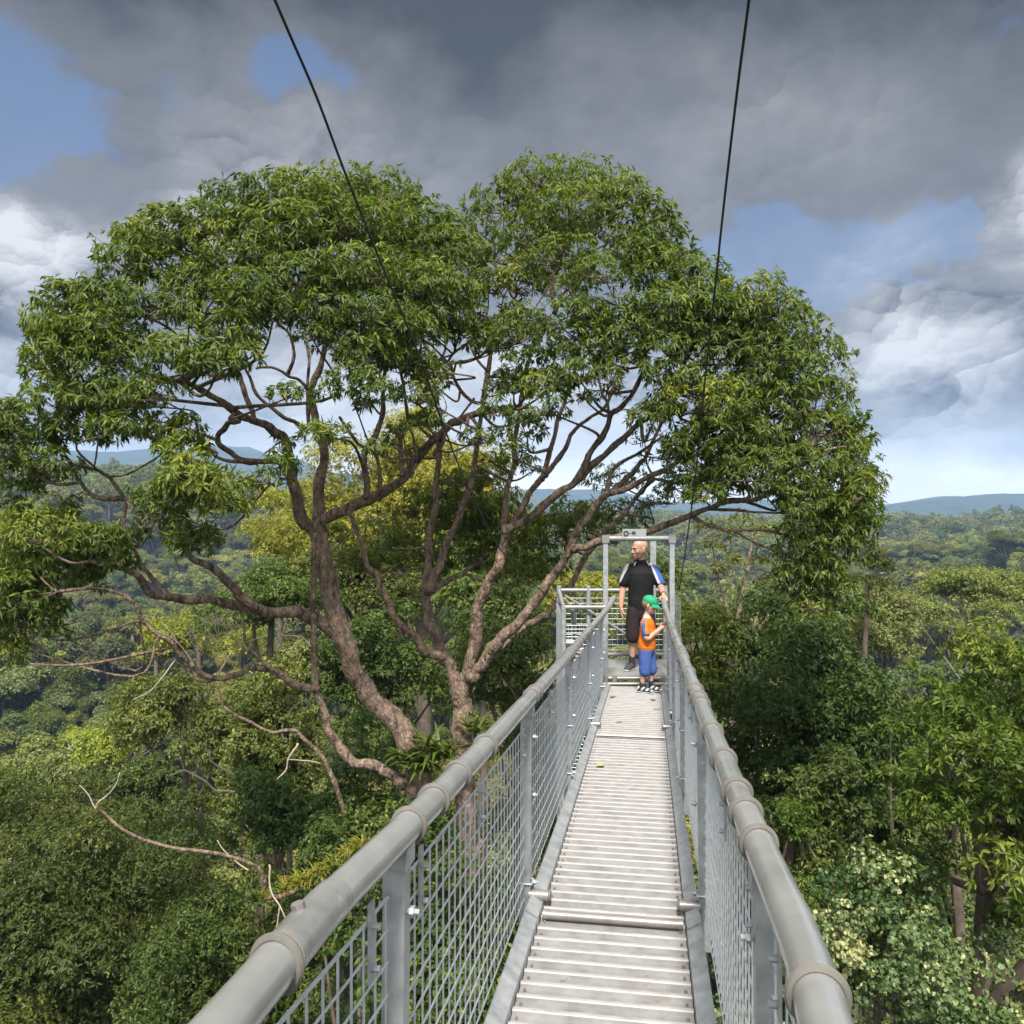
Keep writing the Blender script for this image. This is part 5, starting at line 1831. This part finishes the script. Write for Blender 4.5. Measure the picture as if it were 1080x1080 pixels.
NT = [
    ('big dark olive tree with fine leaves filling the lower left corner', 70, 992, 22, 215, 172, 'leaf_dark', dict(leaf=(0.118, 0.046), ncl=110, clr=.26, show=.14)),
    ('dark tree with small leaves just left of the near handrail', 245, 1030, 17, 135, 130, 'leaf_dark', dict(leaf=(0.111, 0.044), ncl=80, clr=.28, show=.14)),
    ('narrow tree draped in creepers below the bare boughs', 285, 815, 25, 60, 125, 'leaf_mid', dict(leaf=(0.111, 0.063), ncl=80, clr=.40, droop=.7)),
    ('olive topped tree behind the creeper draped one under the leaning trunk', 300, 740, 29, 62, 62, 'leaf_olive', dict(leaf=(0.126, 0.059), ncl=24)),
    ('broad leaved mid green tree left of the creeper draped tree', 195, 770, 36, 85, 72, 'leaf_mid', dict(leaf=(0.200, 0.089), ncl=30)),
    ('small bright yellow green tree at the foot of the valley slope', 132, 802, 50, 48, 36, 'leaf_yellow', dict(leaf=(0.207, 0.089), ncl=20)),
    ('yellow green tree showing through the tangle of bare twigs', 208, 678, 40, 62, 36, 'leaf_yellow', dict(leaf=(0.185, 0.081), ncl=22)),
    ('bright yellow tree in the gap left of the left trunk', 300, 560, 50, 58, 40, 'leaf_yellow', dict(leaf=(0.222, 0.089), ncl=26)),
    ('rounded lime green tree rising above the horizon behind both trunks', 440, 552, 46, 130, 92, 'leaf_yellow', dict(leaf=(.207, .074), ncl=85, clr=.34)),
    ('mid green tree right behind the left trunk below the lime green tree', 375, 612, 33, 78, 60, 'leaf_mid', dict(leaf=(.16, .065), ncl=50, clr=.34)),
    ('leafy green tree behind the fork of the right trunk', 505, 600, 30, 75, 62, 'leaf_mid', dict(leaf=(.16, .06), ncl=50, clr=.34)),
    ('dark green tree framed by the lower left limb and the left trunk', 285, 640, 30, 85, 44, 'leaf_mid', dict(leaf=(0.148, 0.059), ncl=28)),
    ('mid green tree seen between the two trunks', 410, 700, 30, 80, 85, 'leaf_mid', dict(leaf=(0.141, 0.059), ncl=34)),
    ('pale olive tree in the fork between the two trunks', 425, 655, 36, 45, 42, 'leaf_olive', dict(leaf=(0.155, 0.067), ncl=20)),
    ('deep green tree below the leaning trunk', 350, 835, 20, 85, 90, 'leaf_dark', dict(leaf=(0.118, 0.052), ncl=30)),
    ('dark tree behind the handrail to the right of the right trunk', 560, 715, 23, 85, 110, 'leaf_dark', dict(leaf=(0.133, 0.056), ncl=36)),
    ('olive green tree glimpsed under the branches left of the tower', 535, 640, 38, 60, 52, 'leaf_olive', dict(leaf=(0.163, 0.067), ncl=24)),
    ('yellow green tree behind the tower railing', 618, 640, 42, 45, 48, 'leaf_yellow', dict(leaf=(0.178, 0.074), ncl=22)),
    ('dark green tree directly behind the bald man', 690, 640, 32, 46, 66, 'leaf_mid', dict(leaf=(0.148, 0.059), ncl=26)),
    ('tree with drooping dark leaves at the right of the tower', 742, 695, 20, 46, 92, 'leaf_hero', dict(leaf=(0.148, 0.041), per=8, ncl=34, droop=.9)),
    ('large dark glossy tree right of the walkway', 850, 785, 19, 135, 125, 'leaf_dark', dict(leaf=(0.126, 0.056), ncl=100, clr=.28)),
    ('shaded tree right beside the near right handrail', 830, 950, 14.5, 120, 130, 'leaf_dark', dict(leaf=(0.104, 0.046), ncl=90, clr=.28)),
    ('pale olive bushy tree below the right edge of the big crown', 905, 662, 34, 84, 50, 'leaf_olive', dict(leaf=(0.148, 0.059), ncl=30)),
    ('bright green tree with rosettes of long leaves at the right edge', 1050, 828, 12, 165, 165, 'leaf_bright', dict(leaf=(0.122, 0.031), per=10, ncl=110, clr=.24, droop=.2, spread=.95, seg=2, show=.14, low=-.8, dens=.75)),
    ('bright leafy treetop just above the rosette leaved tree at the right edge', 1000, 768, 16, 95, 46, 'leaf_bright', dict(leaf=(0.141, 0.041), per=8, ncl=44, clr=.34, droop=.2, seg=1, show=.14)),
    ('creeper covered tree with pale heart shaped leaves in the lower right corner', 985, 1055, 10.4, 175, 120, 'leaf_vine', dict(leaf=(0.062, 0.052), per=6, ncl=80, clr=.24, droop=1.1, seg=2, dens=.42, name='creeper_covered_tree', tvar=.30, low=-.8, show=.14)),
    ('deep green strap leaved tree between the right handrail and the pale creeper', 842, 985, 13.2, 55, 70, 'leaf_mid', dict(leaf=(0.141, 0.033), per=8, ncl=50, clr=.3, show=.14, low=-.8)),
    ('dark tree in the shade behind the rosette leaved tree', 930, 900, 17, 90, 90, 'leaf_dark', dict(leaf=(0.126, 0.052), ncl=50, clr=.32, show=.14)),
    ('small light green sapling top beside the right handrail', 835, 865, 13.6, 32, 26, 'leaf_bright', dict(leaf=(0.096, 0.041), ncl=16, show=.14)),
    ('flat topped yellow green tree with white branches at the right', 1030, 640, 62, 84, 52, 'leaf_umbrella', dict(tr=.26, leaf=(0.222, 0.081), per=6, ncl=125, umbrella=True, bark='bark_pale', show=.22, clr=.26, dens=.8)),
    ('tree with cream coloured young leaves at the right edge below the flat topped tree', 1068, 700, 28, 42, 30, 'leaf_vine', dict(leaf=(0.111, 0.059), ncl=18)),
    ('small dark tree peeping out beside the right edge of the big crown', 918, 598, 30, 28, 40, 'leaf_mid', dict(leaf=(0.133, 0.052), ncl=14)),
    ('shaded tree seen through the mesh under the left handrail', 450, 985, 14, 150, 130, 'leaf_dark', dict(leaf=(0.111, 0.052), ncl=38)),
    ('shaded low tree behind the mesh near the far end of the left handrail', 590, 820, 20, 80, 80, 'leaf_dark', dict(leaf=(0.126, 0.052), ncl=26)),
    ('mid green tree at the left edge above the dark olive tree', 20, 850, 60, 60, 36, 'leaf_mid', dict(leaf=(.34, .15), ncl=44)),
    ('olive crowned tree left of the small bright yellow green tree', 75, 822, 66, 55, 34, 'leaf_olive', dict(leaf=(.34, .15), ncl=44)),
    ('dark crowned tree under the small bright yellow green tree', 160, 850, 44, 62, 44, 'leaf_mid', dict(leaf=(.26, .11), ncl=44)),
    ('grey green tree below the thin branched one', 800, 668, 27, 55, 40, 'leaf_olive', dict(leaf=(0.133, 0.052), ncl=20)),
]
tot = 0
for i, (lab, px, py, D, rx, ry, mat, kw) in enumerate(NT):
    o, n = near_tree(lab, px, py, D, rx, ry, mat, seed=int(px * 7 + py * 3) % 9973, **kw)
    tot += n
print('near leaf verts', tot)

# the thin, half bare tree right of the gate
rng5 = np.random.default_rng(77)
base5 = P(772, 700, 26); base5[2] = float(ground_z(base5[0], base5[1])) - .5
thin = empty('thin_branched_tree', base5, 'thin tree with pale forked branches and sparse leaves right of the gate', 'tree')
mb = MB()
TB = [([(772, 720), (775, 690), (778, 655), (783, 625), (787, 600), (793, 575), (797, 555)], 4.6, 1.2), ([(776, 672), (770, 650), (763, 630), (757, 610), (754, 590), (750, 570)], 2.6, .9),
      ([(780, 640), (776, 615), (772, 590), (770, 565)], 2.2, .8), ([(774, 690), (788, 680), (800, 665), (812, 645), (822, 620), (832, 598)], 3.4, 1.0), ([(806, 655), (818, 650), (830, 640), (838, 632)], 1.6, .8),
      ([(790, 685), (797, 655), (803, 630), (805, 605)], 2.0, .7), ([(787, 602), (795, 590), (800, 570)], 1.4, .6)]
p5 = []
for pts, r0, r1 in TB:
    p = spline(np.array([P(x, y, 26 + rng5.uniform(-.3, .3)) for x, y in pts]), 4)
    mb.tube(p, np.linspace(r0 * .75, r1 * .75, len(p)) / F * 26, 8)
    p5 += [q for q in p[len(p) // 2:]]
mb.tube(np.array([base5, P(772, 720, 26)]), [.22, .135], 8)
mb.build('trunk', M['bark'], thin, smooth=True, origin=base5)
pp = []
for (x, y, r) in [(750, 575, 16), (770, 562, 18), (795, 560, 18), (758, 600, 10), (805, 590, 14), (830, 600, 12), (775, 590, 10), (810, 615, 12), (745, 555, 12), (815, 560, 14), (785, 545, 14)]:
    c = P(x, y, 26 + rng5.uniform(-.5, .5)); a = r / F * 26
    p, u = clump_points(rng5, c, a, a, a * .7, 22, inner=.8)
    pp.append(tuft_leaves(rng5, p, u + [0, 0, .3], 6, .17, .06, droop=.5, spread=.9))
v, f, t = gather(pp)
mesh_np('crown', v, f, M['leaf_mid'], thin, tint=t, origin=base5)

# ------------------------------------------------------------------ the forest on the slopes: a few kinds of tree, each one placed
frng = np.random.default_rng(99)


def kind_mesh(i, ncards, L1):
    rng = np.random.default_rng(300 + i)
    rx = rng.uniform(4.6, 6.2); rz = rx * rng.uniform(.85, 1.2)
    um = i in (2, 5)
    if um: rz = rx * .5
    ncl = 40
    parts = []
    V, Fc, T, cents = crown_leaves(rng, (0, 0, 19 if um else 18), rx, rx, rz, ncl, (L1, L1 * .5), 5, ncards / (ncl * 17), .3, 1.0, False, 1, .6, -.6, .38, um, .14)
    tv, tf = tube_np(np.array([[0, 0, -4], [.2, .1, 10], [0, 0, 18.5]]), [.42, .32, .2], 6)
    tris = []
    for q in tf:
        for k in range(1, len(q) - 1): tris.append((q[0], q[k], q[k + 1]))
    extra_v, extra_f = [tv], [np.array(tris)]
    n0 = len(tv)
    for cc in cents[:12]:
        bv, bf = tube_np(spline(np.array([[0, 0, 15.5], [cc[0] * .4, cc[1] * .4, 16.5], cc]), 3), np.linspace(.16, .05, 7), 4, False)
        tr2 = np.array([(q[0], q[1], q[2]) for q in bf] + [(q[0], q[2], q[3]) for q in bf])
        extra_v.append(bv); extra_f.append(tr2 + n0); n0 += len(bv)
    EV, EF = np.concatenate(extra_v), np.concatenate(extra_f)
    A = np.concatenate([V, EV]); B_ = np.concatenate([Fc, EF + len(V)])
    tt = np.concatenate([T, np.full(len(EV), .5)])
    mi = np.concatenate([np.zeros(len(Fc), int), np.ones(len(EF), int)])
    return A, B_, tt, mi


KM = ['leaf_far', 'leaf_mid', 'leaf_umbrella', 'leaf_olive', 'leaf_mid', 'leaf_olive', 'leaf_far', 'leaf_far']
hi, lo = [], []
for i in range(8):
    for dst, nc, L1 in ((hi, 2600, .44), (lo, 420, 1.15)):
        A, B_, tt, mi = kind_mesh(i, nc, L1)
        o = mesh_np('forest_tree', A, B_, [M[KM[i]], M['bark_dark' if i % 3 else 'bark_pale']], tint=tt, mat_idx=mi)
        me = o.data
        bpy.data.objects.remove(o)
        dst.append(me)

# positions: a jittered grid over the part of the valley the photograph looks into
pos = []
y = 40.0
while y < 1750:
    step = 10.4 + y * .0095
    half = y * .66 + 30
    xs = np.arange(-half, half, step)
    for x in xs:
        pos.append((x + frng.uniform(-.45, .45) * step, y + frng.uniform(-.45, .45) * step, step))
    y += step * .92
n_main = len(pos)
under = [(a_ + s_ * .5, b_ + s_ * .46, s_) for a_, b_, s_ in pos if b_ < 700]
pos = np.array(pos + under)
small = np.arange(len(pos)) >= n_main
r_ = np.hypot(pos[:, 0], pos[:, 1])
ok_ = r_ > np.where(pos[:, 0] < 0, 95, 75)
pos, small = pos[ok_], small[ok_]
gz_ = ground_z(pos[:, 0], pos[:, 1])
scl = (pos[:, 2] / 10.0) ** .85 * np.where(small, frng.uniform(.42, .68, len(pos)), frng.uniform(.62, 1.45, len(pos)))
hgt = frng.uniform(.84, 1.22, len(pos)) * scl ** -.6
topz = gz_ + 24 * scl * hgt
fx = 540 + pos[:, 0] / pos[:, 1] * F
fy = 530 - topz / pos[:, 1] * F
kind = frng.choice(8, len(pos), p=[.2, .14, .07, .13, .12, .09, .13, .12])
rot = frng.uniform(0, 6.28, len(pos))
vis = ~small & (fx > -20) & (fx < 1100) & (fy < 880)
hid = ((fx > 150) & (fx < 880) & (fy > 600)) | ((fx < 340) & (fy > 850)) | ((fx > 740) & (fy > 655)) | ((fx > 945) & (fy > 590) & (pos[:, 1] > 70)) | ((fx > 330) & (fx < 620))
cand = np.where(vis & ~hid)[0]
cand = cand[np.argsort(np.hypot(pos[cand, 0], pos[cand, 1]))]
pick = cand[:290]
KL = ['mid green round crowned tree in the forest on the valley slope', 'fresh green round crowned tree in the forest on the valley slope', 'flat topped yellow green tree in the forest on the valley slope',
      'olive round crowned tree in the forest on the valley slope', 'mid green tall crowned tree in the forest on the valley slope', 'olive flat topped tree in the forest on the valley slope',
      'mid green round crowned tree in the forest on the valley slope', 'mid green round crowned tree in the forest on the valley slope']
for i in pick:
    o = bpy.data.objects.new('forest_tree', hi[kind[i]])
    o.location = (pos[i, 0], pos[i, 1], gz_[i] - .5)
    o.rotation_euler = (0, 0, rot[i])
    o.scale = (scl[i], scl[i], scl[i] * hgt[i])
    COL.objects.link(o)
    tag(o, KL[kind[i]], 'tree', 'trees of the forest on the valley slope')
print('slope trees', len(pick), 'reach', np.hypot(*pos[pick[-1], :2]))
# everything farther off, or buried behind the nearer trees, reads as one mass
rest = np.setdiff1d(np.where((fx > -250) & (fx < 1330))[0], pick)
print('mass', len(rest))
pm = bpy.data.meshes.new('forest')
pm.from_pydata([(pos[i, 0], pos[i, 1], gz_[i] - .5) for i in rest], [], [])
for nm, tp, arr in (('kind_id', 'INT', kind[rest] + 8 * (np.hypot(pos[rest, 0], pos[rest, 1]) < 260)), ('turn', 'FLOAT', rot[rest]), ('size', 'FLOAT', scl[rest]), ('tall', 'FLOAT', scl[rest] * hgt[rest])):
    a = pm.attributes.new(nm, tp, 'POINT')
    a.data.foreach_set('value', arr.astype(np.int32 if tp == 'INT' else np.float32))
fo = bpy.data.objects.new('forest', pm)
COL.objects.link(fo)
tag(fo, 'unbroken rainforest canopy stretching from the valley to the far ridges', None, None, 'stuff')
kcol = bpy.data.collections.new('tree_kinds')
for i, me in enumerate(lo + hi):
    ko = bpy.data.objects.new('forest_tree_kind_%02d' % i, me)
    kcol.objects.link(ko)
ng = bpy.data.node_groups.new('forest_scatter', 'GeometryNodeTree')
ng.interface.new_socket('Geometry', in_out='INPUT', socket_type='NodeSocketGeometry')
ng.interface.new_socket('Geometry', in_out='OUTPUT', socket_type='NodeSocketGeometry')
gi, go = ng.nodes.new('NodeGroupInput'), ng.nodes.new('NodeGroupOutput')
ci = ng.nodes.new('GeometryNodeCollectionInfo')
ci.inputs['Collection'].default_value = kcol
ci.inputs['Separate Children'].default_value = True
ci.inputs['Reset Children'].default_value = True
ip = ng.nodes.new('GeometryNodeInstanceOnPoints')
ip.inputs['Pick Instance'].default_value = True


def attr(nm, tp):
    n = ng.nodes.new('GeometryNodeInputNamedAttribute')
    n.data_type = tp
    n.inputs['Name'].default_value = nm
    return n.outputs['Attribute']


lk = ng.links
lk.new(gi.outputs[0], ip.inputs['Points'])
lk.new(ci.outputs[0], ip.inputs['Instance'])
lk.new(attr('kind_id', 'INT'), ip.inputs['Instance Index'])
cr = ng.nodes.new('ShaderNodeCombineXYZ')
lk.new(attr('turn', 'FLOAT'), cr.inputs[2])
e2r = ng.nodes.new('FunctionNodeEulerToRotation')
lk.new(cr.outputs[0], e2r.inputs[0])
lk.new(e2r.outputs[0], ip.inputs['Rotation'])
cs = ng.nodes.new('ShaderNodeCombineXYZ')
s_ = attr('size', 'FLOAT')
lk.new(s_, cs.inputs[0]); lk.new(s_, cs.inputs[1]); lk.new(attr('tall', 'FLOAT'), cs.inputs[2])
lk.new(cs.outputs[0], ip.inputs['Scale'])
lk.new(ip.outputs[0], go.inputs[0])
md = fo.modifiers.new('scatter', 'NODES')
md.node_group = ng
